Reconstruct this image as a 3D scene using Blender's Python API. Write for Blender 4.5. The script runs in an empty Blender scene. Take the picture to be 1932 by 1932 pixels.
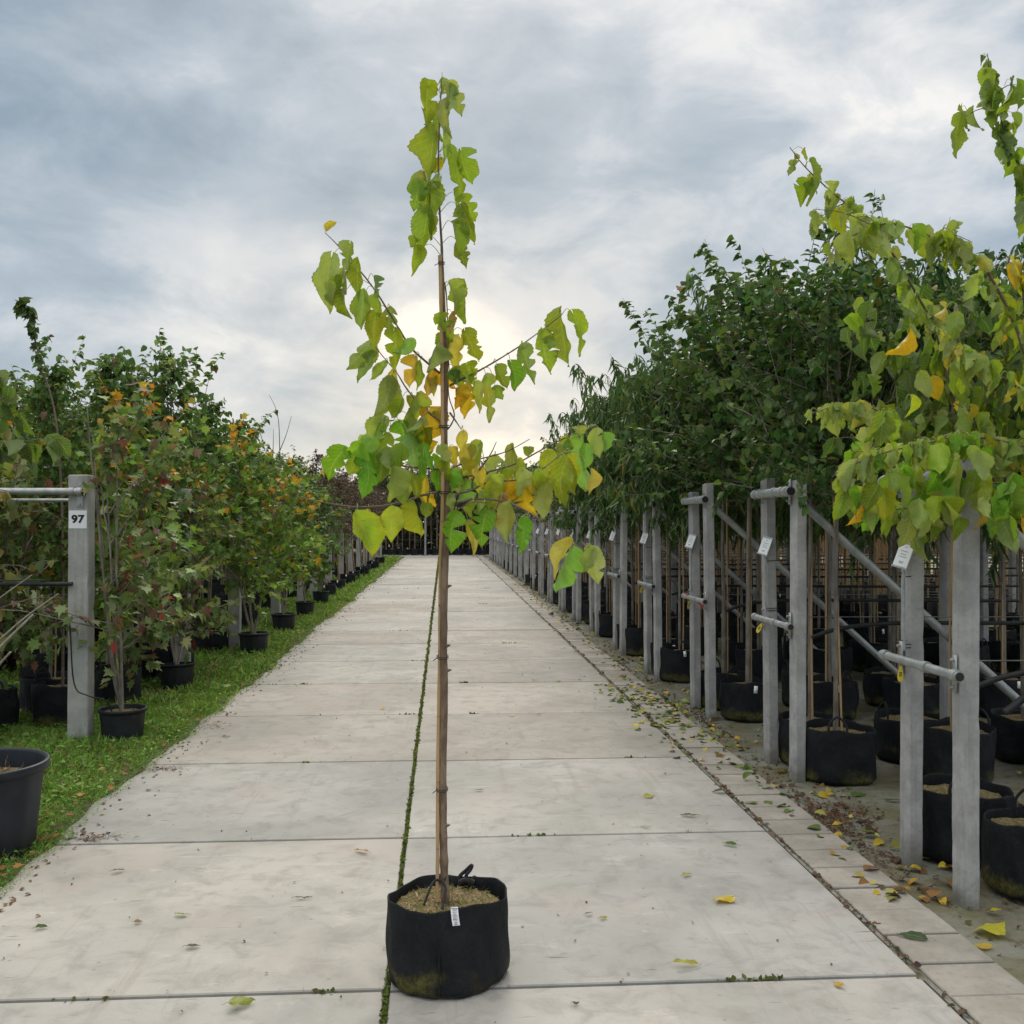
import bpy, math, random
import numpy as np
from mathutils import Vector, Matrix
C = bpy.context.scene
R = math.radians
# ------------------------------------------------------------------ camera
H = 1.5; YAW = R(3.85); PITCH = R(0.712)
cam = bpy.data.objects.new('camera', bpy.data.cameras.new('camera')); C.collection.objects.link(cam)
cam.location = (0, 0, H); cam.rotation_euler = (R(90) + PITCH, 0, -YAW)
cam.data.lens = 36; cam.data.sensor_width = 36; cam.data.clip_end = 2000; cam.data.clip_start = 0.05
C.camera = cam
C.view_settings.view_transform = 'Standard'; C.view_settings.look = 'None'
C.view_settings.exposure = 0.17; C.view_settings.gamma = 1.0
SUN_EL, SUN_AZ = R(38), R(2)          # azimuth measured from +Y towards +X
# node helper
class NT:
    def __init__(s, tree): s.t = tree; tree.nodes.clear()
    def n(s, typ, ins=None, **kw):
        nd = s.t.nodes.new(typ)
        for k, v in kw.items(): setattr(nd, k, v)
        for k, v in (ins or {}).items(): s.put(nd.inputs[k], v)
        return nd
    def put(s, sock, v):
        if hasattr(v, 'is_output'): s.t.links.new(v, sock)
        elif hasattr(v, 'outputs'): s.t.links.new(v.outputs[0], sock)
        else:
            if isinstance(v, (tuple, list)) and sock.type == 'RGBA' and len(v) == 3: v = (*v, 1)
            sock.default_value = v
    def m(s, op, a, b=0.0, c=0.0, clamp=False):
        nd = s.n('ShaderNodeMath', operation=op, use_clamp=clamp)
        s.put(nd.inputs[0], a); s.put(nd.inputs[1], b); s.put(nd.inputs[2], c); return nd.outputs[0]
    def mix(s, f, a, b, bt='MIX'):
        nd = s.n('ShaderNodeMix', data_type='RGBA', blend_type=bt)
        s.put(nd.inputs[0], f); s.put(nd.inputs[6], a); s.put(nd.inputs[7], b); return nd.outputs[2]
    def noise(s, vec, scale, detail=4, rough=.55, dist=0.0):
        nd = s.n('ShaderNodeTexNoise', {'Scale': scale, 'Detail': detail, 'Roughness': rough, 'Distortion': dist})
        if vec is not None: s.put(nd.inputs['Vector'], vec)
        return nd.outputs[0]
    def mr(s, v, a, b, c=0.0, d=1.0, it='SMOOTHSTEP'):
        nd = s.n('ShaderNodeMapRange', {'Value': v, 'From Min': a, 'From Max': b, 'To Min': c, 'To Max': d}, interpolation_type=it)
        return nd.outputs[0]
    def ramp(s, f, stops):
        nd = s.n('ShaderNodeValToRGB', {'Fac': f}); e = nd.color_ramp.elements
        while len(e) < len(stops): e.new(.5)
        for el, (p, c) in zip(e, stops): el.position = p; el.color = (*c, 1)
        return nd.outputs[0]
def ray(u, v):                       # world direction of a point of the view (1932-unit frame)
    d = cam_m @ Vector(((u - 966) / 1932, (966 - v) / 1932, -1)); return d
cam_m = Matrix.Rotation(-YAW, 3, 'Z') @ Matrix.Rotation(R(90) + PITCH, 3, 'X')
def at(u, v, Y):                     # where that direction meets the plane at distance Y
    d = ray(u, v); return np.array([d.x * Y / d.y, Y, H + d.z * Y / d.y])
def on_ground(u, v, z=0.0):
    d = ray(u, v); k = (z - H) / d.z; return np.array([d.x * k, d.y * k, z])
# ------------------------------------------------------------------ world: clouded sky
W = bpy.data.worlds.new('World'); C.world = W; W.use_nodes = True
nt = NT(W.node_tree)
tc = nt.n('ShaderNodeTexCoord').outputs['Generated']
sx = nt.n('ShaderNodeSeparateXYZ', {0: tc})
sky = nt.n('ShaderNodeTexSky', sky_type='NISHITA', sun_disc=False, sun_elevation=SUN_EL, sun_rotation=SUN_AZ, air_density=1.0, dust_density=2.0)
zc = nt.m('MAXIMUM', sx.outputs[2], 0.0)
den = nt.m('ADD', zc, 0.22)
cp = nt.n('ShaderNodeCombineXYZ', {0: nt.m('DIVIDE', sx.outputs[0], den), 1: nt.m('DIVIDE', sx.outputs[1], den), 2: 0.35})
mp = nt.n('ShaderNodeMapping', {'Vector': cp.outputs[0], 'Rotation': (0, 0, R(-32)), 'Scale': (1.0, 1.3, 1), 'Location': (1.3, 4.1, 0)})
big = nt.noise(mp.outputs[0], 1.1, 3, .5, .5)
dm = nt.n('ShaderNodeMapping', {'Vector': tc, 'Rotation': (0, R(-24), 0), 'Scale': (1.0, 1.0, 1.9), 'Location': (.7, .2, .3)}).outputs[0]
fine = nt.noise(dm, 3.6, 6, .52, .3)
dirn = nt.noise(dm, 8.0, 8, .60, .35)
val = nt.m('ADD', nt.m('MULTIPLY', nt.m('SUBTRACT', big, .5), .45), nt.m('MULTIPLY', nt.m('SUBTRACT', fine, .5), 1.45))
val = nt.m('ADD', val, nt.m('MULTIPLY', nt.m('SUBTRACT', dirn, .5), 1.2))
val = nt.m('ADD', val, .29)
warpv = nt.n('ShaderNodeTexNoise', {'Vector': tc, 'Scale': 5.0, 'Detail': 4.0})
wadd = nt.n('ShaderNodeVectorMath', {0: tc, 1: nt.n('ShaderNodeVectorMath', {0: nt.n('ShaderNodeVectorMath', {0: warpv.outputs['Color'], 1: (.5, .5, .5)}, operation='SUBTRACT').outputs[0], 'Scale': .22}, operation='SCALE').outputs[0]}, operation='ADD')
wdir = nt.n('ShaderNodeVectorMath', {0: wadd.outputs[0]}, operation='NORMALIZE').outputs[0]
def blob(u, v, sig, amp):            # a brighter or darker part of the cloud cover towards a fixed direction
    d = ray(u, v).normalized()
    dp = nt.n('ShaderNodeVectorMath', {0: wdir, 1: tuple(d)}, operation='DOT_PRODUCT').outputs['Value']
    return nt.m('MULTIPLY', nt.m('EXPONENT', nt.m('MULTIPLY', nt.m('SUBTRACT', dp, 1.0), 2.0 / sig ** 2)), amp)
over = nt.m('MAXIMUM', nt.m('SUBTRACT', val, .55), 0.0)
val = nt.m('SUBTRACT', val, nt.m('MULTIPLY', over, .6))
for b in [(880, 830, .12, .25), (1010, 810, .09, .18), (640, 500, .05, .20), (770, 430, .03, .26), (440, 500, .10, .10), (200, 420, .14, -.06), (60, 330, .12, -.08), (800, 620, .10, .12), (810, 590, .05, .22), (1190, 520, .045, .22), (1500, 600, .20, .14),
          (1800, 190, .09, .17), (1600, 60, .18, .16), (165, 140, .025, .22), (340, 110, .025, .12), (120, 180, .05, .10), (690, 400, .05, -.34), (540, 370, .09, -.20), (250, 350, .13, -.10),
          (1000, 260, .17, -.02), (1350, 450, .10, -.08), (1080, 400, .12, -.06), (1120, 600, .045, -.14), (400, 680, .16, .14), (1400, 150, .16, .10)]:
    val = nt.m('ADD', val, blob(*b))
lowh = nt.mr(sx.outputs[2], 0.0, 0.36, .30, 0.0)
val = nt.m('ADD', val, lowh)
ccol = nt.ramp(val, [(0.0, (.215, .295, .370)), (.22, (.290, .370, .440)), (.42, (.375, .445, .510)), (.60, (.520, .565, .605)), (.84, (.715, .725, .725)), (1.0, (.95, .915, .85))])
skyc = nt.mix(1.0, sky.outputs[0], (.09, .09, .09), 'MULTIPLY')
ccol = nt.mix(.12, ccol, skyc)
warm = blob(860, 850, .24, .55)
ccol = nt.mix(nt.m('MINIMUM', warm, .6), ccol, (1.0, .90, .76), 'MULTIPLY')
up = nt.mr(sx.outputs[2], .47, .90, 1.0, 3.3)
back = nt.mr(sx.outputs[1], .2, -.6, 1.0, 1.25)
ccol = nt.mix(nt.mr(sx.outputs[2], .45, .8, 0.0, .8), ccol, (.60, .56, .50))
bg = nt.n('ShaderNodeBackground', {'Color': ccol, 'Strength': nt.m('MULTIPLY', up, back)})
nt.n('ShaderNodeOutputWorld', {'Surface': bg.outputs[0]})
W.cycles.sampling_method = 'MANUAL'; W.cycles.sample_map_resolution = 512
sun = bpy.data.objects.new('sun', bpy.data.lights.new('sun', 'SUN')); C.collection.objects.link(sun)
sun.data.energy = 1.6; sun.data.angle = R(18); sun.data.color = (1, .93, .82)
sd = Vector((math.sin(SUN_AZ) * math.cos(SUN_EL), math.cos(SUN_AZ) * math.cos(SUN_EL), math.sin(SUN_EL)))
sun.rotation_euler = sd.to_track_quat('Z', 'Y').to_euler()
C.cycles.max_bounces = 6; C.cycles.transparent_max_bounces = 4; C.cycles.diffuse_bounces = 3; C.cycles.transmission_bounces = 3

# ------------------------------------------------------------------ materials
def mat(name):
    m = bpy.data.materials.new(name); m.use_nodes = True
    n = NT(m.node_tree); n.out = n.n('ShaderNodeOutputMaterial'); return m, n
def finish(n, color, rough=.8, bump=None, metal=0.0, spec=.35, bstr=.3, bdist=.01):
    p = n.n('ShaderNodeBsdfPrincipled', {'Base Color': color, 'Roughness': rough, 'Metallic': metal, 'Specular IOR Level': spec})
    if bump is not None:
        b = n.n('ShaderNodeBump', {'Height': bump, 'Strength': bstr, 'Distance': bdist}); n.put(p.inputs['Normal'], b.outputs[0])
    n.put(n.out.inputs[0], p.outputs[0]); return p
def oc(n): return n.n('ShaderNodeTexCoord').outputs['Object']
def gpos(n): return n.n('ShaderNodeNewGeometry').outputs['Position']
M = {}
def simple(name, c1, c2, scale=20, rough=.8, metal=0.0, bstr=.2, spec=.35, bscale=None, rnd=0.0, stretch=None):
    m, n = mat(name); v = oc(n)
    if stretch: v = n.n('ShaderNodeMapping', {'Vector': v, 'Scale': stretch}).outputs[0]
    a = n.noise(v, scale, 6, .6); col = n.mix(n.mr(a, .3, .7), c1, c2)
    if rnd:
        oi = n.n('ShaderNodeObjectInfo').outputs['Random']
        k = n.m('MULTIPLY_ADD', oi, rnd, 1 - rnd / 2); col = n.mix(1.0, col, n.n('ShaderNodeCombineColor', {0: k, 1: k, 2: k}).outputs[0], 'MULTIPLY')
    finish(n, col, rough, n.noise(v, bscale or scale * 3, 5), metal, spec, bstr, .004)
    M[name] = m; return m
simple('bark', (.095, .062, .040), (.270, .195, .135), 34, .85, stretch=(1, 1, .35), bstr=1.0, bscale=60)
simple('bark_grey', (.12, .10, .08), (.27, .24, .20), 22, .85, stretch=(1, 1, .3), bstr=.5, rnd=.3)
simple('twig', (.10, .075, .055), (.19, .145, .105), 30, .75)
simple('petiole', (.30, .34, .10), (.42, .42, .18), 30, .5)
simple('tie', (.012, .012, .014), (.03, .03, .03), 40, .6)
simple('steel', (.30, .32, .32), (.44, .45, .44), 18, .5, metal=.55, bstr=.1)
simple('rubber', (.012, .013, .015), (.030, .031, .033), 10, .5)
simple('wire', (.10, .10, .10), (.2, .2, .2), 10, .5, metal=.5)
simple('strap', (.008, .008, .010), (.022, .022, .024), 80, .8, bstr=.5)
simple('card', (.78, .79, .80), (.86, .87, .88), 5, .4)
simple('ink', (.008, .008, .014), (.02, .02, .03), 5, .6)
simple('card_ink', (.26, .27, .32), (.42, .43, .47), 60, .6)
simple('yellow_plastic', (.60, .44, .03), (.75, .58, .06), 5, .4)
simple('red_band', (.40, .02, .02), (.5, .04, .03), 5, .5)
simple('moss_clump', (.045, .085, .012), (.13, .19, .03), 60, .95, bstr=1)
simple('debris', (.06, .038, .024), (.16, .095, .055), 25, .9)
def bamboo():
    m, n = mat('bamboo'); v = oc(n); s = n.n('ShaderNodeSeparateXYZ', {0: v})
    z = n.m('ADD', s.outputs[2], n.m('MULTIPLY', n.n('ShaderNodeObjectInfo').outputs['Random'], 3.0))
    f = n.m('FRACT', n.m('MULTIPLY', z, 4.6)); ring = n.mr(f, .03, .0)
    c = n.mix(n.noise(n.n('ShaderNodeMapping', {'Vector': v, 'Scale': (1, 1, .12)}).outputs[0], 60, 4), (.36, .22, .10), (.52, .35, .18))
    c = n.mix(n.m('MULTIPLY', ring, .6), c, (.12, .07, .04))
    finish(n, c, .45, f, bstr=.1); M['bamboo'] = m
bamboo()
def concrete(name, c1, c2, c3, vs=1.0, rnd=.0, streak=True):
    m, n = mat(name); v = gpos(n)
    a = n.noise(v, 2.2 * vs, 6, .6); b = n.noise(v, 17 * vs, 6, .65); c = n.noise(v, 140 * vs, 3, .6)
    col = n.mix(n.mr(a, .35, .68), c1, c2); col = n.mix(n.m('MULTIPLY', n.mr(b, .45, .8), .45), col, c3)
    col = n.mix(n.m('MULTIPLY', n.mr(c, .62, .74), .5), col, tuple(x * .45 for x in c3))
    vor = n.n('ShaderNodeTexVoronoi', {'Vector': v, 'Scale': 42 * vs}).outputs[0]
    sel = n.m('MULTIPLY', n.mr(vor, .13, .07), n.mr(n.noise(v, 21 * vs, 1), .55, .62))
    col = n.mix(n.m('MULTIPLY', sel, .7), col, tuple(x * .3 for x in c3))
    if rnd:
        oi = n.n('ShaderNodeObjectInfo').outputs['Random']; k = n.m('MULTIPLY_ADD', oi, rnd, 1 - rnd / 2)
        col = n.mix(1.0, col, n.n('ShaderNodeCombineColor', {0: k, 1: k, 2: k}).outputs[0], 'MULTIPLY')
    if name != 'tile_concrete':
        sz = n.n('ShaderNodeSeparateXYZ', {0: v}).outputs[2]; stv = n.n('ShaderNodeMapping', {'Vector': v, 'Scale': (9, 9, .5)}).outputs[0]
        col = n.mix(n.m('MULTIPLY', n.mr(n.noise(stv, 2.0, 6, .7), .50, .70), .45), col, tuple(x * .62 for x in c1))
        col = n.mix(n.m('MULTIPLY', n.mr(n.m('ADD', sz, n.m('MULTIPLY', n.noise(v, 14, 5, .7), .25)), .26, .10), .65), col, (.10, .10, .065))
    else: col = n.mix(1.0, col, n.n('ShaderNodeAttribute', attribute_name='Col').outputs[0], 'MULTIPLY')
    h = n.m('ADD', n.m('MULTIPLY', b, .5), c)
    finish(n, col, .85, h, spec=.25, bstr=.35, bdist=.003); M[name] = m
concrete('post_concrete', (.310, .306, .302), (.460, .452, .440), (.20, .198, .194), 3.0, .16)
concrete('post_pale', (.33, .325, .31), (.43, .42, .40), (.22, .21, .20), 2.0, .1)
concrete('tile_concrete', (.26, .240, .210), (.355, .330, .292), (.15, .138, .118), 1.5)
def road_mat():
    m, n = mat('road_concrete'); v = gpos(n)
    at_ = n.n('ShaderNodeAttribute', attribute_name='Col').outputs[0]
    a = n.noise(v, .9, 5, .6, .4); b = n.noise(v, 6.5, 7, .68, .5); c = n.noise(v, 120, 3, .6)
    col = n.mix(n.mr(a, .35, .65), (.262, .254, .235), (.345, .330, .306))
    col = n.mix(n.m('MULTIPLY', n.mr(b, .44, .72), .62), col, (.180, .172, .154))
    col = n.mix(n.m('MULTIPLY', n.mr(n.noise(v, 3.1, 5, .7), .60, .78), .35), col, (.60, .58, .54))
    st = n.n('ShaderNodeMapping', {'Vector': v, 'Scale': (1.0, 9.0, 1)}).outputs[0]
    col = n.mix(n.m('MULTIPLY', n.mr(n.noise(st, 3.0, 6, .7, .3), .60, .70), .42), col, (.19, .165, .13))
    spots = n.m('MULTIPLY', n.mr(n.n('ShaderNodeTexVoronoi', {'Vector': v, 'Scale': 13.0}).outputs[0], .14, .05), n.mr(n.noise(v, 7, 2), .5, .6))
    col = n.mix(n.m('MULTIPLY', spots, .55), col, (.14, .12, .10))
    pits = n.m('MULTIPLY', n.mr(n.n('ShaderNodeTexVoronoi', {'Vector': v, 'Scale': 60.0}).outputs[0], .16, .06), n.mr(n.noise(v, 15, 2), .52, .6))
    col = n.mix(n.m('MULTIPLY', pits, .5), col, (.17, .15, .12))
    scr = n.n('ShaderNodeMapping', {'Vector': v, 'Scale': (1.0, 5.0, 1), 'Rotation': (0, 0, R(12))}).outputs[0]
    col = n.mix(n.m('MULTIPLY', n.mr(n.noise(scr, 2.2, 8, .75, 1.0), .60, .66), .35), col, (.45, .435, .405))
    rust = n.mr(n.noise(n.n('ShaderNodeMapping', {'Vector': v, 'Scale': (1, 4, 1), 'Location': (4, 7, 0)}).outputs[0], 3.5, 3, .6), .70, .80)
    col = n.mix(n.m('MULTIPLY', rust, .45), col, (.36, .21, .13))
    pk = n.mr(n.noise(v, 1.4, 4, .6), .5, .66)
    col = n.mix(n.m('MULTIPLY', pk, .28), col, (.35, .295, .265))
    tw_ = n.n('ShaderNodeMapping', {'Vector': v, 'Scale': (7.0, .5, 1), 'Location': (2, 1, 0)}).outputs[0]
    col = n.mix(n.m('MULTIPLY', n.mr(n.noise(tw_, 1.6, 6, .7, .2), .56, .68), .30), col, (.20, .185, .16))
    dk = n.n('ShaderNodeMapping', {'Vector': v, 'Scale': (2.0, 16.0, 1)}).outputs[0]
    col = n.mix(n.m('MULTIPLY', n.mr(n.noise(dk, 3.0, 2, .5), .70, .74), .75), col, (.12, .10, .08))
    gn = n.mr(n.noise(n.n('ShaderNodeMapping', {'Vector': v, 'Location': (9, 3, 1)}).outputs[0], 1.7, 5, .65), .54, .70)
    col = n.mix(n.m('MULTIPLY', gn, .35), col, (.245, .252, .205))
    col = n.mix(n.m('MULTIPLY', n.mr(c, .55, .72), .25), col, (.24, .22, .19))
    col = n.mix(1.0, col, at_, 'MULTIPLY')
    fade = n.m('ADD', n.m('MULTIPLY', b, .6), n.m('MULTIPLY', c, .5))
    finish(n, col, .82, fade, spec=.28, bstr=.35, bdist=.003); M['road_concrete'] = m
road_mat()
def soil_cloth():
    m, n = mat('ground_cloth'); v = gpos(n)
    a = n.noise(v, 1.8, 6, .6, .5); b = n.noise(v, 11, 7, .7); c = n.noise(v, 45, 4, .7)
    col = n.mix(n.mr(a, .4, .62), (.185, .190, .160), (.130, .118, .070))
    col = n.mix(n.m('MULTIPLY', n.mr(b, .5, .68), .75), col, (.075, .052, .030))
    col = n.mix(n.m('MULTIPLY', n.mr(n.noise(v, 5, 5, .6), .57, .70), .5), col, (.085, .10, .035))
    col = n.mix(n.m('MULTIPLY', n.mr(c, .58, .72), .6), col, (.045, .032, .022))
    finish(n, col, .8, n.m('ADD', b, c), bstr=.7, bdist=.01); M['ground_cloth'] = m
soil_cloth()
def soil_mat(name, c1, c2, c3, sc=60):
    m, n = mat(name); v = gpos(n); a = n.noise(v, sc, 6, .7); b = n.noise(v, sc * .3, 3)
    col = n.mix(n.mr(a, .35, .65), c1, c2); col = n.mix(n.mr(b, .45, .65), col, c3)
    finish(n, col, .95, a, bstr=1.0, bdist=.02); M[name] = m
soil_mat('potting_soil', (.11, .07, .035), (.42, .33, .18), (.19, .17, .06), 90)
soil_mat('dirt', (.05, .036, .022), (.12, .085, .05), (.06, .06, .025), 30)
soil_mat('grass_soil', (.035, .055, .015), (.07, .11, .025), (.05, .05, .02), 30)
def fabric():
    m, n = mat('bag_fabric'); v = oc(n); s = n.n('ShaderNodeSeparateXYZ', {0: v})
    wv = n.noise(v, 500, 2); a = n.noise(v, 8, 6, .65)
    col = n.mix(n.mr(a, .35, .7), (.006, .007, .009), (.013, .0145, .017))
    oi = n.n('ShaderNodeObjectInfo').outputs['Random']
    hgt = n.m('ADD', s.outputs[2], n.m('MULTIPLY', n.noise(v, 9, 6, .7), .20))
    side = n.noise(n.n('ShaderNodeVectorMath', {0: v, 1: n.n('ShaderNodeCombineXYZ', {0: n.m('MULTIPLY', oi, 20.0)})}, operation='ADD').outputs[0], 4.0, 2)
    ms = n.m('MULTIPLY', n.mr(hgt, .20, .13), n.mr(side, .40, .55))
    col = n.mix(n.m('MULTIPLY', n.m('MULTIPLY', ms, n.mr(n.noise(v, 55, 5, .75), .38, .60, .35, 1.0)), .9), col, (.115, .105, .025))
    col = n.mix(n.m('MULTIPLY', n.mr(n.noise(v, 30, 5, .7), .6, .75), .25), col, (.06, .06, .055))
    finish(n, col, .72, n.m('ADD', n.m('MULTIPLY', wv, .15), n.m('ADD', n.noise(v, 14, 5, .6), n.m('MULTIPLY', n.noise(n.n('ShaderNodeMapping', {'Vector': v, 'Scale': (1, 1, .3)}).outputs[0], 22, 4, .6, 1.2), 1.2))), bstr=.8, bdist=.014, spec=.25); M['bag_fabric'] = m
fabric()
simple('plastic_pot', (.009, .010, .013), (.018, .020, .024), 9, .5, bstr=.05, spec=.35)
simple('plastic_blue', (.008, .012, .018), (.016, .021, .028), 9, .5, bstr=.05, spec=.35)

def leaf_mat(name, trans=.42, rough=.45, veins=False, spot=0.0, tint=(1.15, 1.05, .5)):
    m, n = mat(name)
    col = n.n('ShaderNodeAttribute', attribute_name='Col').outputs[0]
    lc = n.n('ShaderNodeAttribute', attribute_name='lc').outputs['Vector']
    v = gpos(n)
    bumpv = None
    if veins:
        s = n.n('ShaderNodeSeparateXYZ', {0: lc}); aa = n.m('ABSOLUTE', s.outputs[0])
        mid = n.mr(aa, .05, .015)
        k = n.m('MULTIPLY', n.m('SUBTRACT', s.outputs[1], n.m('MULTIPLY', aa, .28)), 7.5)
        fr = n.m('ABSOLUTE', n.m('SUBTRACT', n.m('FRACT', k), .5))
        lat = n.m('MULTIPLY', n.mr(fr, .07, .02), .75)
        ve = n.m('MAXIMUM', mid, lat)
        patch = n.mr(n.noise(v, 16, 4, .6), .40, .66)
        edge = n.m('MULTIPLY', n.mr(aa, .25, 1.0), .6)
        yel = n.m('MULTIPLY', n.m('MAXIMUM', patch, edge), s.outputs[2], clamp=True)
        col = n.mix(yel, col, (.50, .36, .012))
        col = n.mix(n.m('MULTIPLY', n.m('MULTIPLY', n.mr(n.noise(v, 34, 4, .6), .66, .72), s.outputs[2]), 1.0, clamp=True), col, (.16, .05, .012))
        col = n.mix(n.m('MULTIPLY', ve, .55), col, (.50, .56, .20))
        col = n.mix(n.m('MULTIPLY', n.mr(n.noise(v, 70, 3, .6), .42, .62), .18), col, n.mix(1.0, col, (.5, .62, .5), 'MULTIPLY'))
        brn = n.m('MULTIPLY', n.mr(n.m('ADD', n.m('MAXIMUM', aa, s.outputs[1]), n.m('MULTIPLY', n.noise(v, 40, 3), .35)), 1.08, 1.2), .6)
        col = n.mix(brn, col, (.17, .09, .02))
        bumpv = n.m('ADD', n.m('MULTIPLY', ve, -.8), n.m('MULTIPLY', n.noise(v, 45, 3), 1.2))
    else:
        col = n.mix(n.m('MULTIPLY', n.mr(n.noise(v, 20, 3), .45, .7), .22), col, n.mix(1.0, col, (.55, .6, .6), 'MULTIPLY'))
    geo = n.n('ShaderNodeNewGeometry').outputs['Backfacing']
    colf = n.mix(n.m('MULTIPLY', geo, .28), col, (.42, .46, .26))
    p = n.n('ShaderNodeBsdfPrincipled', {'Base Color': colf, 'Roughness': rough, 'Specular IOR Level': .35 if veins else .18})
    if bumpv is not None: n.put(p.inputs['Normal'], n.n('ShaderNodeBump', {'Height': bumpv, 'Strength': .45, 'Distance': .004}).outputs[0])
    t = n.n('ShaderNodeBsdfTranslucent', {'Color': n.mix(1.0, col, tint, 'MULTIPLY')})
    mx = n.n('ShaderNodeMixShader', {0: trans, 1: p.outputs[0], 2: t.outputs[0]})
    n.put(n.out.inputs[0], mx.outputs[0]); M[name] = m
leaf_mat('mulberry_leaf', .46, .5, True)
leaf_mat('leaf', .30, .5)
leaf_mat('maple_leaf', .35, .55)
leaf_mat('grass_blade', .35, .6)
leaf_mat('dry_leaf', .15, .7)

# ------------------------------------------------------------------ mesh helpers
class MB:
    def __init__(s): s.v = []; s.f = {3: [], 4: []}; s.fm = {3: [], 4: []}; s.c = []; s.l = []; s.n = 0
    def add(s, v, f, col=(1, 1, 1), lc=None, mi=0):
        v = np.asarray(v, float).reshape(-1, 3); k = len(v)
        s.v.append(v)
        col = np.asarray(col, float); s.c.append(np.broadcast_to(col, (k, 3)))
        s.l.append(np.zeros((k, 3)) if lc is None else np.asarray(lc, float))
        if isinstance(f, np.ndarray): groups = {f.shape[1]: f}
        else:
            groups = {}
            for q in f: groups.setdefault(len(q), []).append(q)
        for kk, q in groups.items():
            if kk > 4:
                for poly in q:
                    for i in range(1, len(poly) - 1):
                        s.f[3].append(np.array([[poly[0], poly[i], poly[i + 1]]]) + s.n); s.fm[3].append(np.array([mi]))
                continue
            q = np.asarray(q, int); s.f[kk].append(q + s.n); s.fm[kk].append(np.full(len(q), mi))
        s.n += k; return s
    def mesh(s, name, mats, smooth=True):
        me = bpy.data.meshes.new(name)
        V = np.concatenate(s.v).astype(np.float32)
        loops = []; starts = []; mis = []; pos = 0
        for k in (3, 4):
            if s.f[k]:
                F = np.concatenate(s.f[k]); loops.append(F.ravel()); starts.append(pos + np.arange(len(F)) * k); pos += F.size; mis.append(np.concatenate(s.fm[k]))
        L = np.concatenate(loops).astype(np.int32); S = np.concatenate(starts).astype(np.int32); MI = np.concatenate(mis).astype(np.int32)
        me.vertices.add(len(V)); me.vertices.foreach_set('co', V.ravel())
        me.loops.add(len(L)); me.loops.foreach_set('vertex_index', L)
        me.polygons.add(len(S)); me.polygons.foreach_set('loop_start', S)
        me.polygons.foreach_set('material_index', MI)
        me.polygons.foreach_set('use_smooth', np.full(len(S), smooth))
        me.update(calc_edges=True)
        a = me.attributes.new('Col', 'FLOAT_COLOR', 'POINT'); cc = np.ones((len(V), 4), np.float32); cc[:, :3] = np.concatenate(s.c); a.data.foreach_set('color', cc.ravel())
        a = me.attributes.new('lc', 'FLOAT_VECTOR', 'POINT'); a.data.foreach_set('vector', np.concatenate(s.l).astype(np.float32).ravel())
        for m in (mats if isinstance(mats, (list, tuple)) else [mats]): me.materials.append(M[m])
        return me
    def build(s, name, mats, parent=None, loc=None, smooth=True):
        o = bpy.data.objects.new(name, s.mesh(name, mats, smooth)); C.collection.objects.link(o)
        if parent: o.parent = parent
        if loc is not None: o.location = loc
        return o
def use(name, me, parent=None, loc=None, rz=0):
    o = bpy.data.objects.new(name, me); C.collection.objects.link(o)
    if parent: o.parent = parent
    if loc is not None: o.location = loc
    o.rotation_euler.z = rz
    return o
def tag(o, label=None, cat=None, group=None, kind=None):
    for k, v in (('label', label), ('category', cat), ('group', group), ('kind', kind)):
        if v: o[k] = v
    return o
def thing(name, loc, label, cat, group=None, rz=0.0):
    o = bpy.data.objects.new(name, None); C.collection.objects.link(o); o.location = loc; o.rotation_euler.z = rz
    o.empty_display_size = .1
    return tag(o, label, cat, group)
def copy_tree(o, parent=None):
    c = o.copy(); C.collection.objects.link(c); c.parent = parent
    for ch in list(o.children): copy_tree(ch, c)
    return c
def box(mb, lo, hi, col=(1, 1, 1), mi=0, bev=0.0):
    x0, y0, z0 = lo; x1, y1, z1 = hi
    if not bev:
        v = [(x, y, z) for z in (z0, z1) for x, y in ((x0, y0), (x1, y0), (x1, y1), (x0, y1))]
        f = [(3, 2, 1, 0), (4, 5, 6, 7), (0, 1, 5, 4), (1, 2, 6, 5), (2, 3, 7, 6), (3, 0, 4, 7)]
    else:
        b = bev
        v = [(x, y, z0) for x, y in ((x0, y0), (x1, y0), (x1, y1), (x0, y1))] + [(x, y, z1 - b) for x, y in ((x0, y0), (x1, y0), (x1, y1), (x0, y1))] \
            + [(x, y, z1) for x, y in ((x0 + b, y0 + b), (x1 - b, y0 + b), (x1 - b, y1 - b), (x0 + b, y1 - b))]
        f = [(3, 2, 1, 0), (0, 1, 5, 4), (1, 2, 6, 5), (2, 3, 7, 6), (3, 0, 4, 7), (4, 5, 9, 8), (5, 6, 10, 9), (6, 7, 11, 10), (7, 4, 8, 11), (8, 9, 10, 11)]
    mb.add(v, f, col, mi=mi)
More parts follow.
